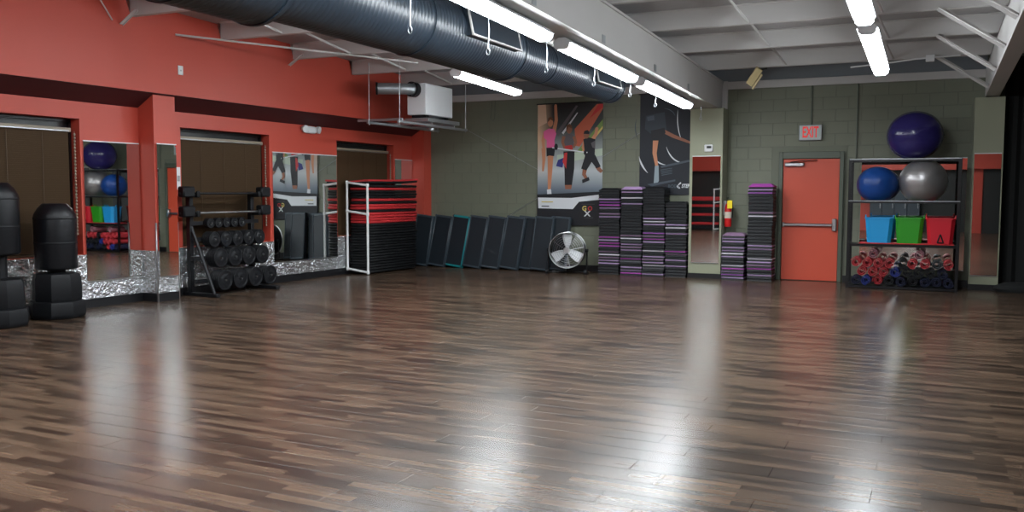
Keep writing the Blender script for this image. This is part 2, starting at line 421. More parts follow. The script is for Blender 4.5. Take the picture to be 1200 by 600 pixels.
for y in (PY[2], PY[4], PY[6]):
    xw = LW(LB, (y-D))[0]
    flat_bar((xw+.28, y-.05, purlin_bot(y)+.06), (xw+.01, y-.05, purlin_bot(y)-.10), .05).build('brace', M_WHITE, ce)
def beam(name, xa, xb, zb0, zt0, mt, lab, fl_=0.0):
    m = MB(); ya, yb = REAR, D
    def sl(xa, xb, z0, z1):
        vs = [(x, y, z + SLOPE*(D-y)) for x in (xa, xb) for y in (ya, yb) for z in (z0, z1)]
        m.add(vs, [(0,1,3,2),(4,6,7,5),(0,4,5,1),(2,3,7,6),(0,2,6,4),(1,5,7,3)])
    sl(xa, xb, zb0, zt0)
    sl(xb, xb+fl_, zt0-.028, zt0); sl(xa-fl_, xa, zt0-.028, zt0)
    o = m.build(name, mt, None, smooth=False); return struct(o, lab)
bm1 = beam('roof_beam', -3.93, XR, 2.957, 3.444, M_WHITE, 'deep white roof beam over the middle of the room', .022)
for y in (7.62, 9.55, 11.6, 13.4):      # small rod brackets on the beam face
    z = beam_bot(y)
    MB().box(XR, XR+.006, y-.05, y+.05, z+.02, z+.11).build('bracket', M_GALV, bm1, smooth=False)
bm2 = beam('roof_beam', .70, .885, 2.985, 3.47, M_WHITE, 'narrow white roof beam over the right pilaster', .0)
struct(MB().box(-3.40, -3.30, D-.06, D, 2.95, 3.45).build('trim_3', M_WHITE, smooth=False), 'white bearing plate at the end of the big beam')

# ---- exit door
dr = struct(link('door_1', None, None, ((DX0+DX1)/2, D, 0)), 'orange red metal exit door with silver push bar')
hw = (DX1-DX0)/2
fr = MB(); 
for s in (-1, 1): fr.cbox(min(s*(hw+.004), s*(hw+.07)), max(s*(hw+.004), s*(hw+.07)), -.055, .02, 0, DZ+.12, .006)
fr.cbox(-hw-.004, hw+.004, -.055, .02, DZ+.004, DZ+.12, .006)
fr.build('door_frame', M_GREENF, dr)
lf = MB().cbox(-hw, hw, -.02, .02, .01, DZ, .004).build('door_leaf', M_DOOR, dr)
pb = MB().cbox(-hw+.03, hw-.09, -.085, -.045, .935, .985, .012).build('push_bar', M_STEEL, lf)
MB().cbox(hw-.095, hw-.02, -.10, -.02, .86, 1.07, .012).build('latch_case', M_STEEL, pb)
MB().cbox(-hw+.01, -hw+.045, -.075, -.02, .92, 1.0, .008).build('hinge_case', M_STEEL, pb)
clo = MB().cbox(-hw+.03, -hw+.35, -.09, -.02, 1.95, 2.02, .015).build('door_closer', M_STEEL, lf)
MB().tube([(-hw+.12, -.06, 2.025), (-hw+.30, -.14, 2.04), (-hw+.56, -.06, 2.05)], .009, 6).build('closer_arm', M_BLACKG, clo)

# ================================================================== THINGS
# ---- wall mirrors
def wall_mirror(lab, w_, z0, z1, loc, rz, top=True):
    # local: x right along the wall, -y towards the room
    t = thing('wall_mirror', lab, 'mirror', (loc[0], loc[1], z0), rz, 'wall mirrors')
    MB().box(-w_/2, w_/2, -.008, 0, 0, z1-z0).build('glass', M_MIRROR, t, smooth=False)
    MB().box(-w_/2, w_/2, -.014, 0, -.012, .0).build('bottom_channel', M_STEEL, t, smooth=False)
    if top: MB().box(-w_/2, w_/2, -.014, 0, z1-z0, z1-z0+.014).build('top_channel', M_WHITEG, t, smooth=False)
    return t
RL = PI/2 - PHI
def left_mirror(lab, a, b, off, turn=0): 
    return wall_mirror(lab, b-a, .345, 2.14, LW(off, (a+b)/2), RL + turn)
left_mirror('mirror on the red wall between the punching bags and the pilaster', -7.945, -7.09, .011, -.0085)
left_mirror('narrow mirror on the front face of the red pilaster', -7.045, -6.715, LP+.015, -.007)
left_mirror('mirror on the red wall between weight rack and mat stack', -4.44, -2.765, .007)
left_mirror('mirror on the red wall behind the mat stack near the corner', -.905, -.285, .007)
wall_mirror('tall mirror on the green pilaster below the thermostat', .49, .28, 2.13, (-3.565, 15.449), 0)
wall_mirror('tall narrow mirror on the green pilaster at the right edge', .37, .23, 2.11, (.76, 15.519), 0)
wall_mirror('wide mirror on the block wall behind the ball rack', 1.56, .27, 2.06, (-.29, D-.001), 0)

# ---- strip lights
def light_unit(lab, x, ya, yb, zf, hang=None):
    n_ = thing('strip_light', lab, 'light', (x, (ya+yb)/2, zf((ya+yb)/2)), 0, 'fluorescent strip lights')
    n_.rotation_euler = (-math.atan(SLOPE), 0, 0); l = (yb-ya)/2
    MB().prism([(-.105, -.004), (.105, -.004), (.105, .006), (.04, .055), (-.04, .055), (-.105, .006)], -l, l, 'xz').build('housing', M_WHITEG, n_, smooth=False)
    MB().prism([(-.088, -.004), (-.084, -.038), (-.055, -.068), (.055, -.068), (.084, -.038), (.088, -.004)], -l+.02, l-.02, 'xz').build('diffuser', M_LAMP, n_)
    for s in (-1, 1): MB().prism([(-.092, .004), (-.087, -.041), (-.056, -.072), (.056, -.072), (.087, -.041), (.092, .004)], s*l-.012, s*l+.012, 'xz').build('end_cap', M_WHITEG, n_)
    if hang:
        for s in (-.7, .7): MB().tube([(0, s*l, .06), (0, s*l, hang)], .004, 6).build('hanger', M_GALV, n_)
    return n_
zA = lambda y: beam_bot(y)-.075
for i, (a, b) in enumerate([(11.68, 14.3), (8.9, 11.35), (6.05, 8.45), (3.2, 5.7), (.4, 2.9), (-2.4, .1)]):
    lab = ['lit strip light under the beam nearest the black banner', 'lit strip light under the beam, second from the black banner', 'lit strip light under the beam cut by the top of the picture'][i] if i < 3 else 'lit strip light under the big beam out of view, %s from the black banner' % ORD[i]
    light_unit(lab, -3.63, a, b, zA, .075)
for i, (a, b) in enumerate([(9.95, 12.75), (6.95, 9.55), (4.0, 6.5), (-4.7, -2.2)]):
    lab = ['lit strip light on the right ceiling nearest the exit door', 'lit strip light on the right ceiling cut by the top of the picture'][i] if i < 2 else 'lit strip light in the right ceiling row out of view, %s from the exit door' % ORD[i]
    light_unit(lab, -.66, a, b, lambda y: purlin_bot(y)-.47, .47)
for i, (a, b) in enumerate([(11.4, 13.5), (8.0, 10.4), (4.7, 7.2), (1.8, 4.3), (-1.1, 1.4), (-4.0, -1.5)]):
    lab = 'lit strip light left of the black duct near the suspended white box' if i == 0 else ('lit strip light hidden behind the black duct' if i == 1 else 'lit strip light in the left ceiling row out of view, %s from the air unit' % ORD[i])
    light_unit(lab, -6.3, a, b, lambda y: purlin_bot(y)-(.38 if i == 0 else .14), .38 if i == 0 else .14)

# ---- spiral duct
du = thing('air_duct', 'large black spiral air duct tapering along the ceiling', 'duct', (-4.62, 0, 3.16))
SEG = [(REAR+.3, 5.3, .405), (5.3, 9.5, .335), (9.5, 13.35, .25)]
def duct_section(a, b, r):
    m = MB(); prof = []; y = a; n_ = int((b-a)/.06)
    for i in range(n_+1):
        y = a+(b-a)*i/n_
        prof += [(r, y-.010), (r+.0028, y-.003), (r+.0028, y+.003), (r, y+.010)] if 0 < i < n_ else [(r, y)]
    m.lathe(prof, 40, 'y'); return m
for (a, b, r) in SEG:
    s_ = duct_section(a, b, r).build('duct_section', M_DUCT, du)
    MB().lathe([(r, b-.05), (r+.014, b-.05), (r+.014, b-.012), (r, b-.012)], 40, 'y').build('collar', M_DUCT, s_)
for (y0, y1, r, th) in ((8.0, 9.15, .335, 12), (11.95, 12.95, .25, 12)):
    t = Matrix.Rotation(math.radians(-th), 4, 'Y')
    gr = MB().cbox(r-.12, r+.045, y0, y1, -.15, .15, .004, t).build('register', M_DUCT, du)
    m = MB()
    for (a, b, z0, z1) in ((y0-.012, y1+.012, -.162, -.145), (y0-.012, y1+.012, .145, .162), (y0-.012, y0+.006, -.15, .15), (y1-.006, y1+.012, -.15, .15)):
        m.box(r+.035, r+.055, a, b, z0, z1, t)
    m.build('register_frame', M_WHITE, gr, smooth=False)
for y in (1.5, 4.4, 7.4, 10.6, 13.1):
    r = [q[2] for q in SEG if q[0] <= y <= q[1]][0]
    MB().lathe([(r+.002, y-.02), (r+.01, y-.02), (r+.01, y+.02), (r+.002, y+.02)], 40, 'y').build('hanger_strap', M_DUCT, du)
    MB().tube([(0, y, r), (0, y, purlin_bot(y)-3.16)], .006, 6).build('hanger_rod', M_GALV, du)

# ---- hook cables dangling from the beam and the roof
def hook(lab, x, y, z1, z0, sway=.02):
    t = thing('hook_cable', lab, 'cable', (x, y, z0), 0, 'dangling hook cables')
    l = z1-z0
    pts = [(sway*math.sin(q*2.2)*(1-q), 0, .10+(l-.10)*q) for q in [i/10 for i in range(11)]]
    MB().tube(pts, .006, 6).build('cable', M_GALV, t)
    MB().tube([(.018*math.cos(a), 0, .03+.03*math.sin(a)) for a in [2*PI*i/14 for i in range(14)]], .005, 6, True).build('ring', M_GALV, t)
    MB().cyl((0, 0, .06), (0, 0, .11), .009).build('ferrule', M_GALV, t)
hook('hook cable dangling in front of the duct at its largest section', -4.0, 6.45, purlin_bot(6.45), 2.83)
hook('hook cable hanging left of the first duct register', -3.90, 7.70, beam_bot(7.7), 2.82)
hook('long hook cable hanging between the first two strip lights', -3.90, 9.12, beam_bot(9.12), 2.82)
hook('hook cable hanging left of the second duct register', -3.90, 10.65, beam_bot(10.65), 2.84)
hook('hook cable hanging from the beam past the end of the duct', -3.90, 12.12, beam_bot(12.12), 2.85)
hook('hook cable hanging in front of the black banner', -3.90, 13.4, beam_bot(13.4), 2.82)
hook('short hook cable hanging at the top of the thermostat pilaster', -3.62, 15.2, beam_bot(15.2), 2.74)

# ---- suspended white air unit
hu = thing('suspended_air_unit', 'white boxy air unit hung on a steel trapeze in the far left corner', 'air unit', (-8.19, 13.88, 2.62))
MB().cbox(-.19, .19, -.48, .48, .23, .77, .012).build('cabinet', M_WHITEG, hu)
for x in (-.36, .24):
    MB().cbox(x-.02, x+.02, -1.45, .92, .02, .06, .004).build('strut', M_GALV, hu)
    for y in (-1.4, .88): MB().tube([(x, y, .0), (x, y, purlin_bot(13.88+y)-2.62+.05)], .007, 6).build('hanger_rod', M_GALV, hu)
for y in (-1.35, -.4, .4): MB().cbox(-.62, .27, y-.02, y+.02, .06, .10, .004).build('cross_strut', M_GALV, hu)
MB().cbox(-.23, .27, -.52, .6, .10, .17, .008).build('drain_pan', M_GALV, hu)
for y in (-.35, .35): MB().box(-.15, .15, y-.04, y+.04, .17, .23).build('foot', M_BLACK, hu, smooth=False)
fp = MB().tube([(-.02, -.46, .66), (-.02, -.58, .66), (-.10, -.68, .66), (-.30, -.80, .66), (-.50, -.92, .66)], .098, 18).build('flue_pipe', M_GALV, hu)
MB().cyl((-.505, -.923, .66), (-.53, -.938, .66), .108, n=20).build('flue_mouth', M_BLACK, fp)
MB().lathe([(.115, -.62), (.13, -.62), (.13, -.50), (.115, -.50)], 24, 'y', (-.02, 0, .66), True).build('flue_collar', M_BLACK, fp)
MB().cyl((.2, -.3, .0), (.2, -.3, -.04), .05, n=14).build('drain_cup', M_GALV, hu)

# ---- pipes, rods, small fittings on the walls and roof
tag(MB().tube([LW(LB+.015, -6.70, 3.645), LW(2.43, -3.84, 3.505)], .014, 8).build('gas_pipe', M_WHITE), 'long thin white pipe running from the red bulkhead to the duct', 'pipe')
tag(MB().tube([(-8.46, D-.005, 2.73), (-5.86, D-.005, 1.38)], .004, 6).build('brace_rod', M_GALV), 'thin wire falling from the air unit to behind the fitness banner', 'wire')
tag(MB().tube([(-7.53, D-.014, 1.05), (-4.85, D-.014, 2.62)], .004, 6).build('brace_rod', M_GALV), 'thin wire rising behind the fitness banner towards the black banner', 'wire')
tag(MB().tube([LW(.88, -8.49, 3.97), LW(LB+.008, -7.71, 3.67)], .009, 6).build('stay_wire', M_WHITE), 'pale stay wire meeting the red bulkhead at upper left', 'wire')
def conduit(x, z0, z1, lab): tag(MB().tube([(x, D-.016, z0), (x, D-.016, z1)], .012, 8).build('conduit', M_GREENF), lab, 'conduit')
conduit(-1.885, 2.65, 3.31, 'dark conduit running up the wall from the exit sign')
conduit(-1.16, 2.07, 3.31, 'dark conduit up the block wall right of the exit sign')
tag(MB().tube([(-7.92, D-.04, 3.3), (-7.94, D-.05, 2.95), (-7.9, D-.05, 2.9), (-7.86, D-.05, 2.95), (-7.85, D-.04, 3.3)], .007, 6).build('wire_loop', M_GREENF), 'loop of wire hanging from the wall plate near the air unit', 'wire')
em = thing('emergency_light', 'white twin-head emergency light above the mirror on the red wall', 'light', LW(0, -3.5, 2.50), RL)
MB().cbox(-.115, .115, -.075, 0, .0, .12, .02).build('body', M_WHITEG, em)
for s in (-1, 1):
    hd = MB().lathe([(.0, 0), (.05, 0), (.062, .03), (.062, .07), (.05, .075), (.0, .07)], 18, 'y').build('lamp_head', M_WHITEG, em)
    hd.location = (s*.165, -.02, .075); hd.rotation_euler = (math.radians(-10), 0, PI + s*.25)
sp = thing('wall_plate', 'small white cover plate high on the red bulkhead', 'wall plate', LW(LB, -6.615, 3.11), RL)
MB().cbox(-.045, .045, -.012, 0, 0, .125, .004).build('plate', M_WHITEG, sp); MB().cyl((0, -.012, .06), (0, -.016, .06), .012, n=10).build('screw', M_STEEL, sp)
sp = thing('wall_plate', 'narrow white control strip on the red wall beside the pilaster', 'wall plate', LW(0, -6.41, 1.53), RL)
MB().cbox(-.04, .04, -.02, 0, 0, .32, .006).build('plate', M_WHITEG, sp); MB().cbox(-.02, .02, -.03, -.018, .12, .2, .004).build('key', M_GALV, sp)
th = thing('thermostat', 'white thermostat on the green pilaster above the tall mirror', 'thermostat', (-3.53, 15.45, 2.21))
MB().cbox(-.075, .075, -.03, 0, 0, .125, .012).build('case', M_WHITEG, th); MB().box(-.03, .05, -.0315, -.029, .06, .1).build('display', M_DARK, th, smooth=False)
sc = thing('beige_box', 'small beige box hanging askew under the last roof purlin', 'box', (-2.62, 14.72, 3.34))
sc.rotation_euler = (.3, .55, .3)
MB().cbox(-.10, .02, -.05, .05, -.14, .16, .01).build('case', mat('beige_card', srgb(196, 178, 132), .7), sc)
MB().cbox(.025, .06, -.045, .045, -.17, .1, .008).build('flap', mat('beige_card_light', srgb(208, 192, 150), .7), sc)
MB().tube([(-.02, 0, .15), (.06, 0, .22)], .012, 6).build('bracket', M_DARK, sc)
jb = thing('junction_box', 'white junction box with conduit on the last purlin at right', 'junction box', (-.09, 14.6, 3.44))
MB().cbox(-.06, .06, -.03, .03, 0, .1, .006).build('box', M_WHITEG, jb)
MB().tube([(-1.1, 0, -.02), (-.5, 0, .02), (-.2, 0, .05), (.4, 0, .07)], .012, 8).build('conduit', M_WHITEG, jb)

# ---- lettering helper: a flat text mesh
def text_mesh(s, size, matl, bold=0.0, name='lettering', shear=0.0):
    cu_ = bpy.data.curves.new(name, 'FONT'); cu_.body = s; cu_.size = size; cu_.extrude = .0008; cu_.offset = bold; cu_.shear = shear
    cu_.align_x = 'CENTER'; cu_.align_y = 'CENTER'; cu_.resolution_u = 3
    o = bpy.data.objects.new(name, cu_); COL.objects.link(o)
    me = bpy.data.meshes.new_from_object(o.evaluated_get(bpy.context.evaluated_depsgraph_get()))
    bpy.data.objects.remove(o); bpy.data.curves.remove(cu_)
    me.name = name; me.materials.clear(); me.materials.append(matl); return me
def put_text(parent, s, size, matl, x, y, z, bold=0.0, sx=1, shear=0.0):
    o = link('lettering', text_mesh(s, size, matl, bold, shear=shear), parent, (x, y, z)); o.rotation_euler = (PI/2, 0, 0); o.scale = (sx, 1, 1)
    return o
# ---- exit sign
ex = thing('exit_sign', 'silver exit sign with red letters above the orange door', 'sign', (-1.893, D, 2.39))
MB().cbox(-.185, .185, -.07, 0, 0, .26, .008).build('case', M_GALV, ex)
MB().box(-.165, .165, -.0725, -.069, .02, .24).build('face', mat('sign_face', srgb(176, 192, 190), .5), ex, smooth=False)
put_text(ex, 'EXIT', .255, mat('exit_red', srgb(232, 66, 62), .5, emit=(srgb(240, 60, 55), .35)), 0.0, -.074, .13, .006, .50)

# ---- printed fabric banners
def flat(name, c, r=.55): return mat(name, c, r)
def banner_bg():
    m = bpy.data.materials.new('banner_print'); m.use_nodes = True; nt = m.node_tree; N = nt.nodes; L = nt.links
    b = N['Principled BSDF']; b.inputs['Roughness'].default_value = .5
    tc = N.new('ShaderNodeTexCoord'); sx = N.new('ShaderNodeSeparateXYZ'); L.new(tc.outputs['Object'], sx.inputs[0])
    rv = N.new('ShaderNodeValToRGB'); r = rv.color_ramp         # bottom to top print gradient (pale floor glow, dark studio)
    r.elements[0].position = .20; r.elements[0].color = srgb(38, 50, 66)
    r.elements[1].position = .30; r.elements[1].color = srgb(112, 124, 136)
    for p_, c_ in ((.45, srgb(196, 204, 206)), (.62, srgb(150, 158, 156)), (.80, srgb(60, 66, 66)), (1.0, srgb(24, 26, 28))):
        e_ = r.elements.new(p_); e_.color = c_
    mz = N.new('ShaderNodeMapRange'); mz.inputs['From Min'].default_value = 0; mz.inputs['From Max'].default_value = 2.32
    L.new(sx.outputs['Z'], mz.inputs['Value']); L.new(mz.outputs['Result'], rv.inputs['Fac'])
    rh = N.new('ShaderNodeValToRGB'); r = rh.color_ramp         # warm studio wall at the left side of the print
    r.elements[0].position = .0; r.elements[0].color = (1, 1, 1, 1); r.elements[1].position = .24; r.elements[1].color = (0, 0, 0, 1)
    mxr = N.new('ShaderNodeMapRange'); mxr.inputs['From Min'].default_value = 0; mxr.inputs['From Max'].default_value = 1.33
    L.new(sx.outputs['X'], mxr.inputs['Value']); L.new(mxr.outputs['Result'], rh.inputs['Fac'])
    rz_ = N.new('ShaderNodeValToRGB'); r = rz_.color_ramp
    r.elements[0].position = .38; r.elements[0].color = (0, 0, 0, 1); r.elements[1].position = .72; r.elements[1].color = (1, 1, 1, 1)
    L.new(mz.outputs['Result'], rz_.inputs['Fac'])
    mul = N.new('ShaderNodeMath'); mul.operation = 'MULTIPLY'; L.new(rh.outputs['Color'], mul.inputs[0]); L.new(rz_.outputs['Color'], mul.inputs[1])
    mx = N.new('ShaderNodeMix'); mx.data_type = 'RGBA'; mx.inputs[7].default_value = srgb(226, 186, 150)
    L.new(mul.outputs[0], mx.inputs[0]); L.new(rv.outputs['Color'], mx.inputs[6]); L.new(mx.outputs[2], b.inputs['Base Color'])
    return m
class Print:            # flat printed shapes on a banner, given in the pixels of a detail view
    def __init__(s, parent, x0, y0, kx, ky, ztop): s.p = parent; s.a = (x0, y0, kx, ky, ztop); s.n = 0
    def pt(s, q): x0, y0, kx, ky, zt = s.a; return ((q[0]-x0)*kx, zt-(q[1]-y0)*ky)
    def poly(s, pts, m, name='print_shape'):
        s.n += 1; y = -.0035 - .0004*s.n
        return MB().prism([s.pt(q) for q in pts], y, y+.0003, 'xz').build(name, m, s.p, smooth=False)
    def limb(s, pts, ws, m, name='print_shape'):
        L_, R_ = [], []
        for i, p in enumerate(pts):
            a = pts[max(i-1, 0)]; b = pts[min(i+1, len(pts)-1)]
            dx, dy = b[0]-a[0], b[1]-a[1]; l = math.hypot(dx, dy); nx, ny = -dy/l, dx/l
            L_.append((p[0]+nx*ws[i], p[1]+ny*ws[i])); R_.append((p[0]-nx*ws[i], p[1]-ny*ws[i]))
        return s.poly(L_+R_[::-1], m, name)
    def disc(s, c, rx, ry, m, name='print_shape'): return s.poly([(c[0]+rx*math.cos(a), c[1]+ry*math.sin(a)) for a in [2*PI*i/16 for i in range(16)]], m, name)
def cloth(w_, h_, amp, n=14):
    m = MB(); nx, nz = n, n
    vs = [(w_*i/nx, -.002 - amp*.5*(1-math.cos(2*PI*i/nx*1.0))*0, h_*j/nz) for j in range(nz+1) for i in range(nx+1)]
    vs += [(x, y+.002, z) for x, y, z in vs]; k_ = (nx+1)*(nz+1)
    fs = [(j*(nx+1)+i, j*(nx+1)+i+1, (j+1)*(nx+1)+i+1, (j+1)*(nx+1)+i) for j in range(nz) for i in range(nx)]
    fs += [tuple(q+k_ for q in f[::-1]) for f in fs]
    return m.add(vs, fs)
SKIN = flat('print_skin', srgb(206, 140, 104)); SKIN2 = flat('print_skin_dark', srgb(150, 96, 72)); PK = flat('print_pink', srgb(236, 106, 160)); BK = flat('print_black', srgb(24, 26, 32))
GY = flat('print_grey', srgb(98, 92, 96)); WT = flat('print_white', srgb(222, 226, 230)); OR = flat('print_orange', srgb(196, 98, 70)); GRN = flat('print_green', srgb(120, 150, 78))
YL = flat('print_yellow', srgb(214, 196, 110)); BR = flat('print_brown_hair', srgb(110, 70, 44)); BLU = flat('print_blue', srgb(52, 58, 130)); RDP = flat('print_red', srgb(200, 52, 52)); NV = flat('print_navy', srgb(22, 28, 38))
bn = thing('fitness_banner', 'colourful fabric banner showing three exercisers on the block wall', 'banner', (-6.94, D-.022, .87))
MB().box(0, 1.33, -.003, 0, 0, 2.32).build('fabric', banner_bg(), bn, smooth=False)
P = Print(bn, 40, 50, 1.33/278, 2.32/525, 2.32)
P.poly([(40, 50), (75, 50), (80, 130), (40, 150)], flat('print_peach', srgb(226, 190, 160)))
P.poly([(200, 160), (292, 58), (318, 58), (318, 78), (222, 236), (205, 232)], OR); P.poly([(262, 118), (300, 58), (318, 58), (318, 72)], RDP)
P.poly([(205, 262), (318, 122), (318, 158), (206, 290)], GRN); P.poly([(225, 262), (318, 150), (318, 162), (228, 276)], YL)
P.poly([(120, 175), (205, 60), (214, 62), (130, 190)], GY); P.poly([(145, 175), (210, 90), (214, 92), (152, 182)], WT)
P.poly([(125, 270), (318, 245), (318, 275), (125, 310)], flat('print_mint', srgb(190, 206, 186)))
# woman in pink
P.limb([(72, 170), (64, 205), (68, 250)], [8, 7, 5], SKIN); P.limb([(66, 240), (68, 290), (64, 340)], [9, 7, 4], SKIN)
P.limb([(110, 175), (121, 120), (118, 62)], [9, 7, 6], SKIN); P.disc((118, 60), 6, 9, SKIN)
P.limb([(97, 270), (95, 340), (92, 425)], [13, 10, 6], SKIN); P.poly([(82, 420), (100, 418), (103, 442), (84, 448)], WT)
P.poly([(66, 168), (88, 155), (112, 158), (122, 178), (114, 205), (116, 240), (80, 242), (80, 205), (68, 196)], PK)
P.poly([(79, 238), (117, 238), (113, 275), (92, 272), (80, 276)], BK); P.disc((96, 130), 12, 18, SKIN); P.poly([(84, 128), (86, 110), (98, 104), (108, 112), (106, 122), (96, 116)], BR)
# woman in grey
P.limb([(168, 255), (170, 330), (168, 405)], [15, 12, 8], BK); P.limb([(188, 255), (188, 330), (182, 405)], [13, 12, 8], BK); P.poly([(160, 400), (190, 400), (188, 418), (162, 418)], SKIN2)
P.poly([(152, 190), (170, 180), (190, 182), (200, 196), (194, 246), (158, 246)], GY); P.limb([(155, 190), (149, 215), (160, 245)], [7, 6, 5], SKIN2); P.limb([(198, 192), (206, 218), (196, 240)], [7, 6, 5], SKIN2)
P.disc((178, 160), 12, 20, SKIN2); P.poly([(164, 170), (166, 146), (178, 136), (190, 148), (188, 158), (176, 150)], BR); P.poly([(160, 232), (190, 228), (194, 248), (160, 250)], RDP)
P.poly([(130, 292), (156, 282), (150, 325), (122, 318)], BLU); P.poly([(158, 262), (170, 260), (166, 330), (150, 300)], RDP)
# man in black
P.limb([(278, 205), (290, 185), (294, 165)], [8, 7, 6], SKIN); P.disc((294, 162), 7, 7, SKIN); P.limb([(244, 215), (238, 240), (246, 262)], [8, 7, 6], SKIN)
P.limb([(246, 330), (242, 355), (256, 380)], [9, 8, 5], SKIN2); P.limb([(296, 320), (306, 335), (317, 345)], [9, 8, 7], SKIN2)
P.poly([(238, 205), (262, 198), (288, 206), (286, 280), (246, 284), (242, 240)], BK); P.poly([(246, 276), (288, 272), (312, 322), (294, 330), (274, 302), (252, 338), (230, 330)], BK)
P.disc((251, 186), 12, 17, SKIN2); P.poly([(239, 182), (242, 170), (256, 166), (264, 176), (262, 184)], BK); P.poly([(234, 378), (262, 366), (266, 380), (236, 392)], BK); P.poly([(270, 222), (288, 212), (288, 246), (276, 240)], GY)
P.limb([(105, 238), (180, 250), (256, 262)], [2.5, 2.5, 2.5], WT); P.disc((122, 235), 8, 14, BK); P.disc((246, 262), 6, 10, BK)
P.poly([(40, 442), (318, 428), (318, 575), (40, 575)], BK); P.poly([(44, 455), (190, 456), (318, 440), (318, 462), (222, 472), (196, 504), (46, 502)], WT)
put_text(bn, 'G', .125, YL, .985, -.0325, .325, .004); put_text(bn, 'O', .115, RDP, 1.10, -.033, .325, .003); put_text(bn, 'X', .14, WT, 1.045, -.0335, .225, .004, 1.2)
for q, (m_, x_, z_, w2) in enumerate(((YL, .10, .44, .24), (BK, .10, .355, .16))): MB().box(x_, x_+w2, -.034, -.0337, z_, z_+.018).build('print_line', m_, bn, smooth=False)
MB().box(.93, 1.19, -.034, -.0337, .408, .413).build('print_line', GY, bn, smooth=False); MB().box(.98, 1.16, -.034, -.0337, .15, .156).build('print_line', GY, bn, smooth=False)
MB().cyl((-.02, -.004, 2.325), (1.35, -.004, 2.325), .012, n=10).build('hanging_bar', M_BLACKG, bn)

b2 = thing('dark_banner', 'black fabric banner with a stepping leg and white arcs', 'banner', (-4.89, D-.022, 1.46))
MB().box(0, .97, -.003, 0, 0, 1.83).build('fabric', NV, b2, smooth=False)
P = Print(b2, 45, 10, .97/222, 1.83/470, 1.83)
def arc(cx, cy, rx, ry, a0, a1, w_, m_):
    pts = [(cx+rx*math.cos(a0+(a1-a0)*i/14), cy+ry*math.sin(a0+(a1-a0)*i/14)) for i in range(15)]
    P.limb(pts, [w_*math.sin(PI*(i+.6)/15.2) for i in range(15)], m_)
DG = flat('print_dim_grey', srgb(70, 80, 90)); DG2 = flat('print_dark_grey', srgb(44, 52, 62))
P.poly([(70, 110), (150, 95), (160, 180), (100, 200), (66, 170)], DG2); P.poly([(75, 115), (105, 108), (108, 130), (78, 135)], DG)
arc(180, 270, 140, 150, 2.35, 2.95, 4, WT); arc(230, 200, 78, 130, 1.5, 2.7, 3, WT); arc(250, 120, 45, 130, 2.2, 3.4, 2, WT); arc(165, 285, 60, 55, 1.7, 2.6, 3, WT); arc(120, 160, 95, 120, 2.6, 3.5, 2, DG); arc(150, 140, 50, 60, -1.6, -.4, 2, DG)
P.limb([(150, 185), (190, 208), (262, 240)], [8, 8, 5], SKIN2); P.limb([(114, 220), (110, 285), (120, 345)], [12, 9, 6], SKIN)
P.poly([(92, 180), (150, 168), (156, 190), (130, 226), (98, 226)], BK)
P.poly([(112, 345), (128, 342), (130, 415), (118, 432), (108, 428)], flat('print_pale_grey', srgb(150, 164, 172)))
P.poly([(136, 345), (255, 318), (262, 326), (140, 354)], DG); 
for q in range(4): P.poly([(135+2*q, 362+8*q), (186, 354+8*q), (186, 357+8*q), (136+2*q, 366+8*q)], DG)
P.poly([(80, 430), (200, 408), (200, 416), (100, 440)], DG)
put_text(b2, 'BODY', .085, DG, .655, -.016, .155, .002, .95); put_text(b2, 'STEP', .095, WT, .865, -.0165, .16, .003, .72, .25)
P.poly([(204, 440), (222, 420), (226, 426), (214, 436), (222, 450), (214, 450)], WT)
MB().cyl((-.02, -.004, 1.835), (.99, -.004, 1.835), .012, n=10).build('hanging_bar', M_BLACKG, b2)

# ---- dark exercise boards standing on end against the back wall
def step_board(lab, x, y, edge, lean=9, roll=6.5, w_=.392, h_=1.03):
    t = thing('exercise_board', lab, 'exercise board', (x, y, 0), 0, 'slate boards leaning on the back wall')
    t.rotation_euler = (Matrix.Rotation(math.radians(-lean), 3, 'X') @ Matrix.Rotation(math.radians(roll), 3, 'Y')).to_euler()
    z0 = .02
    MB().cbox(-w_/2+.012, w_/2-.012, -.045, .045, z0+.012, z0+h_-.012, .02).build('deck', M_SLATE, t)
    for s in (-1, 1): MB().cbox(s*(w_/2-.014)-.014, s*(w_/2-.014)+.014, -.052, .052, z0, z0+h_, .012).build('side_rim', edge if s > 0 else M_SLATEE, t)
    for z_ in (z0, z0+h_-.05): MB().cbox(-w_/2+.02, w_/2-.02, -.052, .052, z_, z_+.05, .016).build('end_rim', edge, t)
    for s in (-1, 1):
        for z_ in (z0+.02, z0+h_-.02): MB().cyl((s*(w_/2-.014), -.056, z_), (s*(w_/2-.014), -.05, z_), .013, n=8).build('foot_pad', M_SLATEE, t)
    return t
bx = [-9.37, -8.97, -8.57, -8.17, -7.77, -7.365]
bl_ = ['slate exercise board beside the mat stack, leftmost of its row', 'slate exercise board just left of the teal-edged one', 'slate exercise board with bright teal end rims and edge', 'slate exercise board just right of the teal-edged one', 'slate exercise board second right of the teal-edged one', 'slate exercise board third right of the teal-edged one']
for i, x in enumerate(bx): step_board(bl_[i], x, 15.40, M_TEAL if i == 2 else M_SLATEE, lean=5 if i == 0 else 9, roll=6.5)
step_board('slate exercise board tucked behind the third one right of the teal edge', -7.13, 15.52, M_SLATEE, lean=9, roll=5)
step_board('slate exercise board just left of the drum fan', -6.72, 15.40, M_SLATEE, roll=4)
step_board('slate exercise board standing behind the drum fan', -6.42, 15.53, M_SLATEE, lean=8, roll=3)

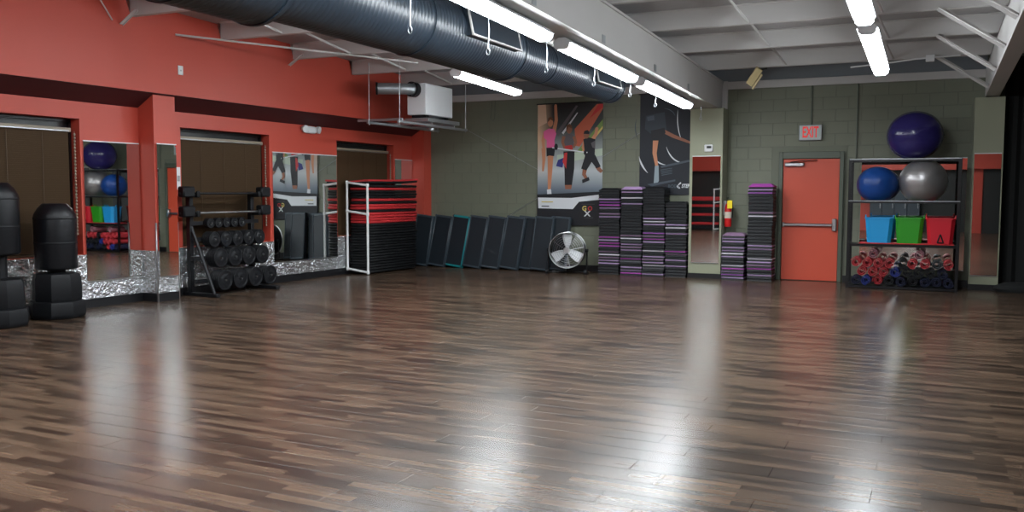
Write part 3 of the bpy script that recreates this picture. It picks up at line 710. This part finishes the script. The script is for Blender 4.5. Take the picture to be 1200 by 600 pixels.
# ---- drum fan
fn = thing('drum_fan', 'round silver drum fan with three pale blades on the floor', 'fan', (-6.06, 15.22, 0), .22)
R = .325; cz = .44
MB().lathe([(R, -.12), (R, .12), (R-.008, .12), (R-.008, -.12)], 40, 'y', (0, 0, cz), True).build('drum', M_BLACKG, fn)
for y_ in (-.122, .122): MB().tube([(R*math.cos(a), y_, cz+R*math.sin(a)) for a in [2*PI*i/40 for i in range(40)]], .012, 8, True).build('rim', M_STEEL, fn)
m = MB()
for rr in (.06, .10, .14, .18, .22, .26, .295): m.tube([(rr*math.cos(a), -.13+.0*rr, cz+rr*math.sin(a)) for a in [2*PI*i/28 for i in range(28)]], .0028, 5, True)
for q in range(8): a = 2*PI*q/8+.2; m.tube([(.03*math.cos(a), -.128, cz+.03*math.sin(a)), (R*math.cos(a), -.122, cz+R*math.sin(a))], .004, 5)
m.build('front_grille', M_STEEL, fn)
hb = MB().cyl((0, -.13, cz), (0, .08, cz), .055, n=20).build('hub', M_STEEL, fn)
for q in range(3):
    a = PI/2 + q*2*PI/3; ca, sa = math.cos(a), math.sin(a); vs = []
    for (rr, hw_, tw) in ((.05, .04, .05), (.14, .075, .045), (.24, .095, .035), (.295, .085, .03)):
        for s in (-1, 1):
            for d_ in (0, .004): vs.append((rr*ca - s*hw_*sa, -.04 + s*tw + d_, cz + rr*sa + s*hw_*ca))
    fs = []
    for i in range(3):
        k_ = i*4; fs += [(k_, k_+2, k_+6, k_+4), (k_+1, k_+5, k_+7, k_+3), (k_, k_+4, k_+5, k_+1), (k_+2, k_+3, k_+7, k_+6)]
    fs += [(0,1,3,2), (12,14,15,13)]
    MB().add(vs, fs).build('blade', M_WHITEG, fn)
for s in (-1, 1):
    MB().tube([(s*.36, -.16, .02), (s*.36, 0, .06), (s*.36, .0, cz)], .014, 8).build('stand_leg', M_BLACKG, fn)
    MB().tube([(s*.36, -.18, .015), (s*.36, .2, .015)], .015, 8).build('skid', M_BLACKG, fn)
    MB().cyl((s*.33, -.15, .045), (s*.385, -.15, .045), .045, n=16).build('wheel', M_BLACK, fn)
    MB().cyl((s*.325, 0, cz), (s*.385, 0, cz), .028, n=12).build('tilt_knob', M_BLACK, fn)
MB().tube([(-.36, .19, .015), (.36, .19, .015)], .015, 8).build('cross_bar', M_BLACKG, fn)

# ---- stacks of step platforms
SC = {'k': ('black', srgb(20, 22, 26)), 'g': ('grey', srgb(92, 92, 98)), 'l': ('lilac', srgb(176, 146, 190)), 'w': ('white', srgb(226, 218, 230)),
      'm': ('magenta', srgb(170, 70, 168)), 'p': ('purple', srgb(140, 74, 158)), 'v': ('mauve', srgb(136, 108, 136))}
SM = {k_: mat('step_top_' + v_[0], v_[1], .5) for k_, v_ in SC.items()}
def step_meshes(w_, d_, h_):
    out = {}
    hb_ = h_*.56
    vs = []
    for (z_, k_) in ((0, 0), (hb_, .016)):
        for (x_, y_) in ((-1, -1), (1, -1), (1, 1), (-1, 1)): vs.append((x_*(w_/2-k_), y_*(d_/2-k_), z_))
    body = MB().add(vs, [(3,2,1,0),(4,5,6,7),(0,1,5,4),(1,2,6,5),(2,3,7,6),(3,0,4,7)]).mesh('step_body', M_BLACK, False)
    for k_, m_ in SM.items():
        t = MB(); z0_, z1_ = hb_, h_-.002
        t.cbox(-w_/2+.004, w_/2-.004, -d_/2+.004, d_/2-.004, z0_, z1_, .006); out[k_] = t.mesh('step_top', m_, False)
    return body, out
def step_stack(x, y, w_, d_, h_, codes, where, group):
    body, tops = step_meshes(w_, d_, h_); n_ = len(codes)
    for i in range(n_):
        c_ = codes[n_-1-i]; jit = random.uniform(-.008, .008)
        pos = ORD[i] if i < n_-1 else 'top'
        lab = '%s step platform, %s' % (SC[c_][0] + '-topped' if c_ != 'k' else 'black', ('%s from the floor' % pos if 0 < i < n_-1 else '%s one' % pos)) + ' in the ' + where
        t = thing('step_platform', lab, 'step platform', (x+jit, y+random.uniform(-.008, .008), i*h_), random.uniform(-.015, .015), group)
        link('step_body', body, t); link('step_top', tops[c_], t)
        if i == n_-1:
            k_ = .06
            MB().add([(-w_/2+.02, -d_/2+.02, 0), (w_/2-.02, -d_/2+.02, 0), (w_/2-.02, d_/2-.02, 0), (-w_/2+.02, d_/2-.02, 0), (-w_/2+k_, -d_/2+k_, .035), (w_/2-k_, -d_/2+k_, .035), (w_/2-k_, d_/2-k_, .035), (-w_/2+k_, d_/2-k_, .035)],
                     [(3,2,1,0),(4,5,6,7),(0,1,5,4),(1,2,6,5),(2,3,7,6),(3,0,4,7)]).build('raised_pad', SM[c_], t, (0, 0, h_-.002), smooth=False)
G1 = 'step platforms stacked below the black banner'
step_stack(-5.335, 15.62, .405, .37, .0535, 'kkklpmlkvlkkkkkkmlmmkvwvllkkk', 'stack beside the drum fan', G1)
step_stack(-4.905, 15.59, .405, .37, .0525, 'llkwklkkkkkkkkkkvwglvlkgmgkllm', 'second stack from the drum fan', G1)
step_stack(-4.485, 15.57, .405, .37, .0525, 'kkkkkkkkkklwlkkpvmlkkwklvlwgkl', 'third stack from the drum fan', G1)
step_stack(-4.075, 15.57, .385, .37, .0525, 'kkkkkkklwklkkkkkmvklklkkk', 'stack touching the thermostat pilaster', G1)
G2 = 'step platforms stacked beside the orange door'
step_stack(-3.065, 15.55, .39, .37, .0520, 'vllkllwlkkwmlpl', 'short stack below the fire extinguisher', G2)
step_stack(-2.62, 15.56, .42, .37, .0560, 'mlpkkkkkvwkkkkkkkkllkkwlvmklk', 'tall stack beside the orange door', G2)

# ---- fire extinguisher
fe = thing('fire_extinguisher', 'small red fire extinguisher with yellow tag beside the green pilaster', 'fire extinguisher', (-3.21, 15.62, .91))
MB().lathe([(0, 0), (.05, 0), (.058, .012), (.06, .03), (.06, .33), (.045, .39), (.02, .41), (0, .41)], 20).build('cylinder', mat('extinguisher_red', srgb(206, 34, 36), .3), fe)
MB().lathe([(.0605, .15), (.0615, .15), (.0615, .26), (.0605, .26)], 20, closed=True).build('label_band', flat('label_cream', srgb(214, 206, 190)), fe)
MB().cyl((0, 0, .41), (0, 0, .46), .018, n=12).build('valve', M_STEEL, fe)
MB().cbox(-.012, .012, -.10, .03, .46, .475, .004).build('handle', M_BLACKG, fe); MB().cbox(-.012, .012, -.11, .02, .495, .51, .004).build('lever', M_BLACKG, fe)
MB().tube([(.02, 0, .44), (.07, -.02, .42), (.085, -.02, .3), (.075, -.02, .16)], .009, 6).build('hose', M_BLACK, fe)
MB().cbox(.0, .085, -.085, -.08, .32, .46, .001).build('tag', flat('tag_yellow', srgb(240, 214, 30)), fe)
MB().box(-.08, -.03, -.02, .02, .2, .45).build('wall_bracket', M_STEEL, fe, smooth=False)

# ---- mats with the white pipe frame
ms_x, ms_y = -9.385, 14.17
mh = .0505
def mat_mesh(m_, name='mat'): return MB().cbox(-.215, .215, -.77, .77, 0, mh-.004, .017).mesh(name, m_)
mr, mk = mat_mesh(M_REDMAT, 'gym_mat'), mat_mesh(M_BLKMAT, 'gym_mat')
seq = 'k'*18 + 'rrrr' + 'k' + 'rr' + 'k' + 'r' + 'kkk' + 'r' + 'k'
for i, c_ in enumerate(seq):
    lab = '%s foam gym mat, %s in the tall stack behind the white frame' % ('red' if c_ == 'r' else 'black', (ORD[i] + ' from the floor') if i else 'lowest')
    o = link('gym_mat', mr if c_ == 'r' else mk, None, (ms_x+random.uniform(-.01, .01)+.002*(i > 17), ms_y+random.uniform(-.015, .015), .02+i*mh), -.05+random.uniform(-.012, .012))
    o.location.x += .006
    tag(o, lab, 'mat', 'gym mats stacked by the corner')
zt_ = .02+len(seq)*mh
m = MB(); nx, ny = 8, 16                     # the two loose mats that sag on top
def sag(z0, th, sx_, sy_, amp, ox):
    m = MB(); vs = []
    for dz in (0, th):
        for j in range(ny+1):
            for i in range(nx+1):
                x = -sx_/2+sx_*i/nx; y_ = -sy_/2+sy_*j/ny; vs.append((x+ox, y_, z0+dz+amp*(j/ny)**2.2 + .012*(1-math.cos(PI*i/nx))))
    k_ = (nx+1)*(ny+1); fs = []
    for j in range(ny):
        for i in range(nx):
            a = j*(nx+1)+i; fs += [(a, a+nx+1, a+nx+2, a+1), (k_+a, k_+a+1, k_+a+nx+2, k_+a+nx+1)]
    for i in range(nx): fs += [(i, i+1, k_+i+1, k_+i), (ny*(nx+1)+i, k_+ny*(nx+1)+i, k_+ny*(nx+1)+i+1, ny*(nx+1)+i+1)]
    for j in range(ny): a = j*(nx+1); b = a+nx; fs += [(a, k_+a, k_+a+nx+1, a+nx+1), (b, b+nx+1, k_+b+nx+1, k_+b)]
    return m.add(vs, fs)
tag(sag(0, .034, .44, 1.56, .028, 0).build('gym_mat', M_BLKMAT, None, (ms_x+.004, ms_y, zt_), -.05), 'black foam gym mat curling just under the top red one', 'mat', 'gym mats stacked by the corner')
tag(sag(.036, .03, .47, 1.60, .032, .0).build('gym_mat', M_REDMAT, None, (ms_x+.004, ms_y, zt_), -.05), 'red foam gym mat drooping on the very top of the stack', 'mat', 'gym mats stacked by the corner')
wfm = thing('pipe_frame', 'white plastic pipe frame standing against the end of the mat stack', 'frame', (-9.39, 13.33, 0))
xa, xb = -.24, .205
for x_, dz in ((xa, .055), (xb, 0)): MB().cyl((x_, 0, .02+dz), (x_, 0, 1.64+dz), .021, n=14).build('post', M_PVC, wfm)
for z_ in (.045, 1.10, 1.62): MB().cyl((xa, 0, z_+.055), (xb, 0, z_), .021, n=14).build('rail', M_PVC, wfm)
for z_ in (.045, 1.10, 1.62):
    for x_, dz in ((xa, .055), (xb, 0)): MB().lathe([(0, -.032), (.024, -.03), (.028, -.02), (.028, .02), (.024, .03), (0, .032)], 14, 'z', (x_, 0, z_+dz)).build('elbow', M_PVC, wfm)

# ---- weight plate rack with bars
rk = thing('weight_rack', 'black steel rack holding weight plates and bars by the window', 'rack', (-9.62, 10.15, 0), -PHI)
for y_ in (-.62, .62):
    MB().cbox(-.04, .04, y_-.035, y_+.035, .04, 1.50, .006).build('upright', M_IRON, rk)
    MB().cbox(-.10, .53, y_-.04, y_+.04, 0, .055, .008).build('foot', M_IRON, rk)
    if y_ < 0: MB().tube([(.45, y_, .05), (.02, y_, 1.0)], .025, 8).build('inclined_brace', M_IRON, rk)
    for z_ in (1.20, 1.48):
        MB().cbox(.0, .19, y_-.03, y_+.03, z_-.06, z_-.02, .006).build('bar_arm', M_IRON, rk)
        MB().cbox(.165, .19, y_-.03, y_+.03, z_-.06, z_+.03, .006).build('arm_stop', M_IRON, rk)
ROWS = [(1.045, .13, .074, [-.34, -.18, -.02, .14, .30], 3, .028), (.81, .20, .114, [-.34, -.105, .13, .365, .60], 5, .03),
        (.54, .27, .142, [-.29, .0, .29, .58], 5, .034), (.215, .35, .148, [-.30, .02, .34, .66], 5, .036)]
for (z_, xf, r_, ys, n_, th_) in ROWS:
    MB().cbox(max(.041, xf-.03-n_*th_-.03), max(.045, xf-n_*th_-.004), -.66, .74, z_-.03, z_+.03, .002).build('shelf_bar', M_IRON, rk)
    for y_ in ys: MB().cyl((xf-n_*th_-.02, y_, z_), (xf+.02, y_, z_), .013, n=10).build('peg', M_STEEL, rk)
def plate_mesh(r_, t):
    pr = [(.0135, .004), (.028, .001), (.030, 0), (r_*.42, .0), (r_*.5, .006), (r_*.8, .006), (r_*.84, 0), (r_*.97, 0), (r_, .004), (r_, t-.004), (r_*.97, t), (r_*.84, t), (r_*.8, t-.006), (r_*.5, t-.006), (r_*.42, t), (.030, t), (.028, t-.001), (.0135, t-.004)]
    m = MB().lathe(pr, 26, 'x', closed=True)
    for q in range(3):      # grip spokes on the face
        a = q*2*PI/3+.4; mt_ = Matrix.Rotation(a, 4, 'X')
        m.box(t-.006, t-.001, -.018, .018, r_*.45, r_*.82, mt_)
    return m.mesh('weight_plate', M_IRON)
rn = ['top row of small plates', 'second row of plates', 'third row of plates', 'bottom row of big plates']
pn = ['first', 'second', 'third', 'fourth', 'fifth']
dn = ['front', 'second', 'middle', 'fourth', 'rear']
for ri, (z_, xf, r_, ys, n_, th_) in enumerate(ROWS):
    pmsh = plate_mesh(r_, th_-.002)
    for yi, y_ in enumerate(ys):
        for k_ in range(n_):
            dz = -(0 if False else .0005)
            q = Vector(LW(0, 0)); lx = xf-(k_+1)*th_
            wx = -9.62 + lx*math.cos(PHI) + y_*math.sin(PHI); wy = 10.15 - lx*math.sin(PHI) + y_*math.cos(PHI)
            o = link('weight_plate', pmsh, None, (wx, wy, z_+dz), 0)
            o.rotation_euler = (random.uniform(0, 6), 0, -PHI)
            tag(o, 'black weight plate, %s on the %s peg of the %s' % (dn[k_] if k_ < 4 else 'rearmost', pn[yi], rn[ri]), 'weight plate', 'weight plates on the rack')
for ri, z_ in enumerate((1.225, 1.505)):
    for k_, x_ in enumerate((.05, .09, .13)):
        b_ = thing('weight_bar', 'black and chrome bar, %s of three on the %s arms of the rack' % (('rear', 'middle', 'front')[k_], ('lower', 'upper')[ri]), 'weight bar', (-9.62+x_, 10.17, z_-.029), -PHI + (k_-1)*.012)
        MB().cyl((0, -.62, 0), (0, .62, 0), .017, n=12).build('shaft', M_STEEL if k_ == 2 and ri == 0 else M_IRON, b_)
        for s in (-1, 1):
            MB().cyl((0, s*.62, 0), (0, s*(.91 if k_ == 1 else .66), 0), .0145, n=12).build('sleeve', M_IRON, b_)
        if k_ == 1:
            for s in (-1, 1): MB().cbox(-.06, .075, s*.78-.11, s*.78+.11, -.055, .10, .02).build('foam_grip', M_BLACK, b_)

# ---- free-standing punching bags
def punch_bag(lab, x, y, neck, top, rz):
    t = thing('punching_bag', lab, 'punching bag', (x, y, 0), rz)
    MB().lathe([(0, 0), (.285, 0), (.305, .02), (.31, .06), (.31, .17), (.30, .20), (.27, .21), (0, .21)], 8, ang=PI/8).build('base', M_BLACK, t)
    MB().lathe([(0, .21), (.268, .21), (.275, .23), (.27, .48), (.25, .525), (.20, .54), (0, .54)], 8, ang=PI/8).build('water_tank', M_BLACK, t)
    MB().cyl((0, 0, .53), (0, 0, neck+.03), .10, n=20).build('neck', M_BLACK, t)
    b_ = MB().lathe([(0, neck), (.215, neck), (.23, neck+.012), (.236, neck+.03), (.238, top-.17), (.228, top-.125), (.19, top-.06), (.145, top-.01), (.13, top), (0, top)], 14).build('bag', mat('black_vinyl', srgb(11, 13, 18), .4, spec=.4, bump=(14, .25, .01)), t)
    MB().lathe([(.238, top-.185), (.2415, top-.18), (.2415, top-.172), (.238, top-.167)], 14, closed=True).build('seam', M_BLACK, b_)
    MB().lathe([(.236, neck+.30), (.2395, neck+.31), (.2395, neck+.32), (.236, neck+.33)], 14, closed=True).build('seam', M_BLACK, b_)
punch_bag('black free-standing punching bag beside the mirror, the shorter one', -9.42, 7.20, .58, 1.36, .3)
punch_bag('tall black punching bag cut off at the left edge', -9.36, 6.42, .80, 1.60, .1)

# ---- black storage rack with balls, tubs and rolled mats
sx0, sx1, sy0, sy1 = -1.2, .40, 14.98, 15.42
sr = thing('storage_rack', 'black metal storage rack of balls and tubs right of the orange door', 'rack', ((sx0+sx1)/2, (sy0+sy1)/2, 0))
hx, hy = (sx1-sx0)/2, (sy1-sy0)/2
for a in (-1, 1):
    for b in (-1, 1):
        m = MB(); m.box(min(a*hx, a*(hx-.045)), max(a*hx, a*(hx-.045)), min(b*hy, b*(hy-.004)), max(b*hy, b*(hy-.004)), 0, 2.04)
        m.box(min(a*hx, a*(hx-.004)), max(a*hx, a*(hx-.004)), min(b*hy, b*(hy-.045)), max(b*hy, b*(hy-.045)), 0, 2.04); m.build('post', M_BLACKG, sr, smooth=False)
for z_, mt_ in ((2.035, M_STEEL), (1.385, M_STEEL), (.705, M_BLACKG), (.045, M_BLACKG)):
    s_ = link('shelf', None, sr); m = MB()
    bpy.data.objects.remove(s_)
    for b in (-1, 1): m.cbox(-hx+.005, hx-.005, b*(hy-.02)-.014, b*(hy-.02)+.014, z_-.04, z_, .004)
    for a in (-1, 1): m.cbox(a*(hx-.02)-.014, a*(hx-.02)+.014, -hy+.03, hy-.03, z_-.04, z_, .004)
    sh = m.build('shelf', M_BLACKG, sr)
    MB().box(-hx+.01, hx-.01, -hy-.002, -hy+.008, z_-.012, z_+.001).build('front_edge', M_GALV if mt_ is M_STEEL else M_BLACKG, sh, smooth=False)
    if z_ < 1: MB().box(-hx+.03, hx-.03, -hy+.03, hy-.03, z_-.012, z_-.004).build('shelf_panel', M_BLACKG, sh, smooth=False)
    else:
        for q in (-.5, .5): MB().box(-.012, .012, -hy+.03, hy-.03, z_-.03, z_-.004).build('cross_rail', M_BLACKG, sh, (q*1.06*hx*1.2, 0, 0), smooth=False)
def ball(lab, x, y, z0, rx, rz_, col, rough, metal=0):
    t = thing('exercise_ball', lab, 'exercise ball', (x, y, z0))
    prof = [(rx*math.sin(a)**.96 if 0 < a < PI else 0, rz_-rz_*math.cos(a)) for a in [PI*i/28 for i in range(29)]]
    b_ = MB().lathe(prof, 44).build('shell', mat('ball_' + lab.split()[1], col, rough, metal, bump=(40, .05, .003)), t)
    m = MB()
    for q in range(-6, 7):
        a = PI/2 + q*.045; m.lathe([(rx*math.sin(a)**.96+.0005, rz_-rz_*math.cos(a)-.002), (rx*math.sin(a)**.96+.0025, rz_-rz_*math.cos(a)), (rx*math.sin(a)**.96+.0005, rz_-rz_*math.cos(a)+.002)], 44)
    m.build('grip_ribs', b_.data.materials[0], b_)
    MB().cyl((rx-.006, 0, rz_), (rx+.004, 0, rz_), .014, n=12).build('valve_plug', M_BLACK, t)
ball('large violet exercise ball on top of the black rack', -.27, 15.2, 2.02, .405, .375, srgb(46, 40, 100), .22)
ball('shiny silver exercise ball on the upper rack shelf', -.13, 15.2, 1.34, .348, .345, srgb(170, 168, 168), .34, .75)
ball('matt blue exercise ball on the upper rack shelf', -.79, 15.2, 1.36, .305, .28, srgb(24, 68, 138), .35)
def tub(lab, x, col, mark=False):
    t = thing('storage_tub', lab, 'tub', (x, 15.16, .725), 0, 'coloured tubs on the middle rack shelf')
    wb_, wt_, db_, dt_, h_ = .172, .202, .13, .155, .375
    def ring(w_, d_, z_, c_=.05): return [(a*(w_-(c_ if k_ else 0)), b*(d_-(0 if k_ else c_)), z_) for a, b, k_ in ((-1,-1,0),(-1,-1,1),(1,-1,1),(1,-1,0),(1,1,0),(1,1,1),(-1,1,1),(-1,1,0))]
    r_ = [ring(wb_, db_, 0), ring(wt_, dt_, h_), ring(wt_+.012, dt_+.012, h_), ring(wt_+.012, dt_+.012, h_+.02), ring(wt_-.008, dt_-.008, h_+.02), ring(wb_-.008, db_-.008, .01)]
    vs = [p_ for q in r_ for p_ in q]; fs = [tuple(range(7, -1, -1)), tuple(range(40, 48))]
    for i in range(5): fs += [(i*8+k_, i*8+(k_+1) % 8, i*8+8+(k_+1) % 8, i*8+8+k_) for k_ in range(8)]
    mm = mat('tub_' + lab.split()[0], col, .4); MB().add(vs, fs).build('body', mm, t)
    for s in (-1, 1): MB().tube([(s*(wt_-.002), -.05, h_), (s*(wt_+.004), -.045, h_+.055), (s*(wt_+.004), .045, h_+.055), (s*(wt_-.002), .05, h_)], .009, 8).build('handle', mm, t)
    if mark:
        f_ = lambda x_, z_: (x_, -db_-(dt_-db_)*z_/h_-.003, z_)
        for (a, b) in (((-.04, .02), (.0, .15)), ((.0, .15), (.045, .02)), ((-.04, .02), (.045, .02))):
            MB().tube([f_(*a), f_(*b)], .011, 6).build('triangle_mark', M_BLACK, t)
tub('sky blue plastic tub with handles on the rack shelf', -.735, srgb(34, 152, 214)); tub('green plastic tub between the blue and red tubs', -.30, srgb(46, 146, 32)); tub('red plastic tub with a black triangle mark', .135, srgb(196, 28, 44), True)
tag(MB().cbox(-1.02, .33, 15.0, 15.36, .707, .724, .006).build('shelf_mat', M_REDMAT), 'flat red mat under the coloured tubs', 'mat')
RC = {'r': ('red', srgb(206, 62, 70)), 'k': ('black', srgb(30, 32, 37)), 'n': ('navy', srgb(30, 36, 66)), 'b': ('blue', srgb(46, 62, 150)), 'i': ('dusty pink', srgb(176, 116, 128)), 'g': ('grey', srgb(74, 80, 84))}
def roll_mesh(r_, c_, l=.40):
    pts = []; n_ = 48; turns = 2.2
    for i in range(n_+1): a = turns*2*PI*i/n_; q = .026+(r_-.026)*i/n_; pts.append((q*math.cos(a), q*math.sin(a)))
    inn = [(x_*(1-.0065/max(math.hypot(x_, z_), .01)), z_*(1-.0065/max(math.hypot(x_, z_), .01))) for x_, z_ in pts]
    m = MB(); k_ = n_+1
    vs = [(x_, -l/2, z_) for x_, z_ in pts] + [(x_, -l/2, z_) for x_, z_ in inn] + [(x_, l/2, z_) for x_, z_ in pts] + [(x_, l/2, z_) for x_, z_ in inn]
    fs = []
    for i in range(n_): fs += [(i, i+1, k_+i+1, k_+i), (2*k_+i, 3*k_+i, 3*k_+i+1, 2*k_+i+1), (i, 2*k_+i, 2*k_+i+1, i+1), (k_+i, k_+i+1, 3*k_+i+1, 3*k_+i)]
    fs += [(0, k_, 3*k_, 2*k_), (n_, 2*k_+n_, 3*k_+n_, k_+n_)]
    return m.add(vs, fs).mesh('rolled_mat', mat('roll_' + RC[c_][0], RC[c_][1], .65))
RM = {k_: roll_mesh(.080, k_) for k_ in RC}
LAY = [('nbrknknnn', .130, -1.06, .166), ('rrrbkkkn', .271, -.977, .166), ('rrrrkrrgr', .412, -1.06, .166)]
where = ['bottom layer', 'second layer', 'third layer', 'top layer']
spots = []
for li, (codes, z_, x0_, st) in enumerate(LAY):
    for q, c_ in enumerate(codes): spots.append((c_, x0_+q*st, z_, li, q, random.uniform(-.03, .03)))
for q, (c_, x_, z_) in enumerate((('i', -.811, .553), ('i', -.147, .553))): spots.append((c_, x_, z_, 3, q, random.uniform(-.1, .1)))
pn2 = 'first second third fourth fifth sixth seventh eighth ninth tenth eleventh twelfth'.split()
for (c_, x_, z_, li, q, an) in spots:
    o = link('rolled_mat', RM[c_], None, (x_, 15.2+random.uniform(-.03, .03), z_), an)
    o.rotation_euler = (0, random.uniform(0, 6.28), an)
    tag(o, '%s rolled exercise mat, %s from the left in the %s of the pile' % (RC[c_][0], pn2[q], where[li]), 'rolled mat', 'rolled mats on the bottom rack shelf')
# dark bag on the floor by the curtain
gb = MB().lathe([(0, 0), (.25, 0), (.30, .05), (.28, .10), (.16, .15), (0, .16)], 14, sx=1.1, sy=.5).build('gear_bag', M_CURTAIN, None, (1.22, 15.38, 0))
tag(gb, 'black soft bag on the floor at the right edge', 'bag')

# ---- things behind the photographer, seen in the tall mirrors
for i in range(26):
    o = link('gym_mat', mr if i % 7 in (4, 5) or i > 22 else mk, None, (-8.3, -4.6, .02+i*mh), 1.45+random.uniform(-.02, .02))
    tag(o, 'gym mat, %s in the stack reflected in the thermostat pilaster mirror' % ((ORD[i] + ' from the floor') if i else 'lowest'), 'mat', 'gym mats at the rear of the room')
f2 = copy_tree(wfm); f2.location = (-7.6, -4.35, 0); f2.rotation_euler = (0, 0, PI)
f2['label'] = 'white pipe frame reflected in the thermostat pilaster mirror'
dk = thing('desk', 'black desk with papers reflected in the pilaster mirror', 'desk', (-6.7, -3.2, 0))
MB().cbox(-.6, .6, -.35, .35, .74, .78, .008).build('desk_top', M_BLACKG, dk)
for a in (-1, 1):
    for b in (-1, 1): MB().box(a*.55-.025, a*.55+.025, b*.3-.025, b*.3+.025, 0, .74).build('leg', M_BLACKG, dk, smooth=False)
MB().cbox(-.5, .1, -.3, .3, .25, .72, .008).build('drawer_unit', M_BLACKG, dk)
for i, x_ in enumerate((-6.95, -6.6)):
    tag(MB().box(-.11, .11, -.004, .004, 0, .3).build('notice_sheet', M_WHITEG, None, (x_, -3.2, .785), smooth=False), 'white notice standing on the black desk, ' + ('left' if i else 'right') + ' one in the mirror', 'notice')
lk = thing('locker', 'grey metal locker reflected in the mirror behind the balls', 'locker', (-1.3, REAR+.33, 0))
for i in range(4):
    MB().cbox(-.9+i*.45, -.46+i*.45, -.25, .25, .02, 1.9, .006).build('door_panel', M_SLATEE, lk)
    MB().cbox(-.54+i*.45, -.51+i*.45, .25, .27, .9, 1.1, .004).build('handle', M_STEEL, lk)
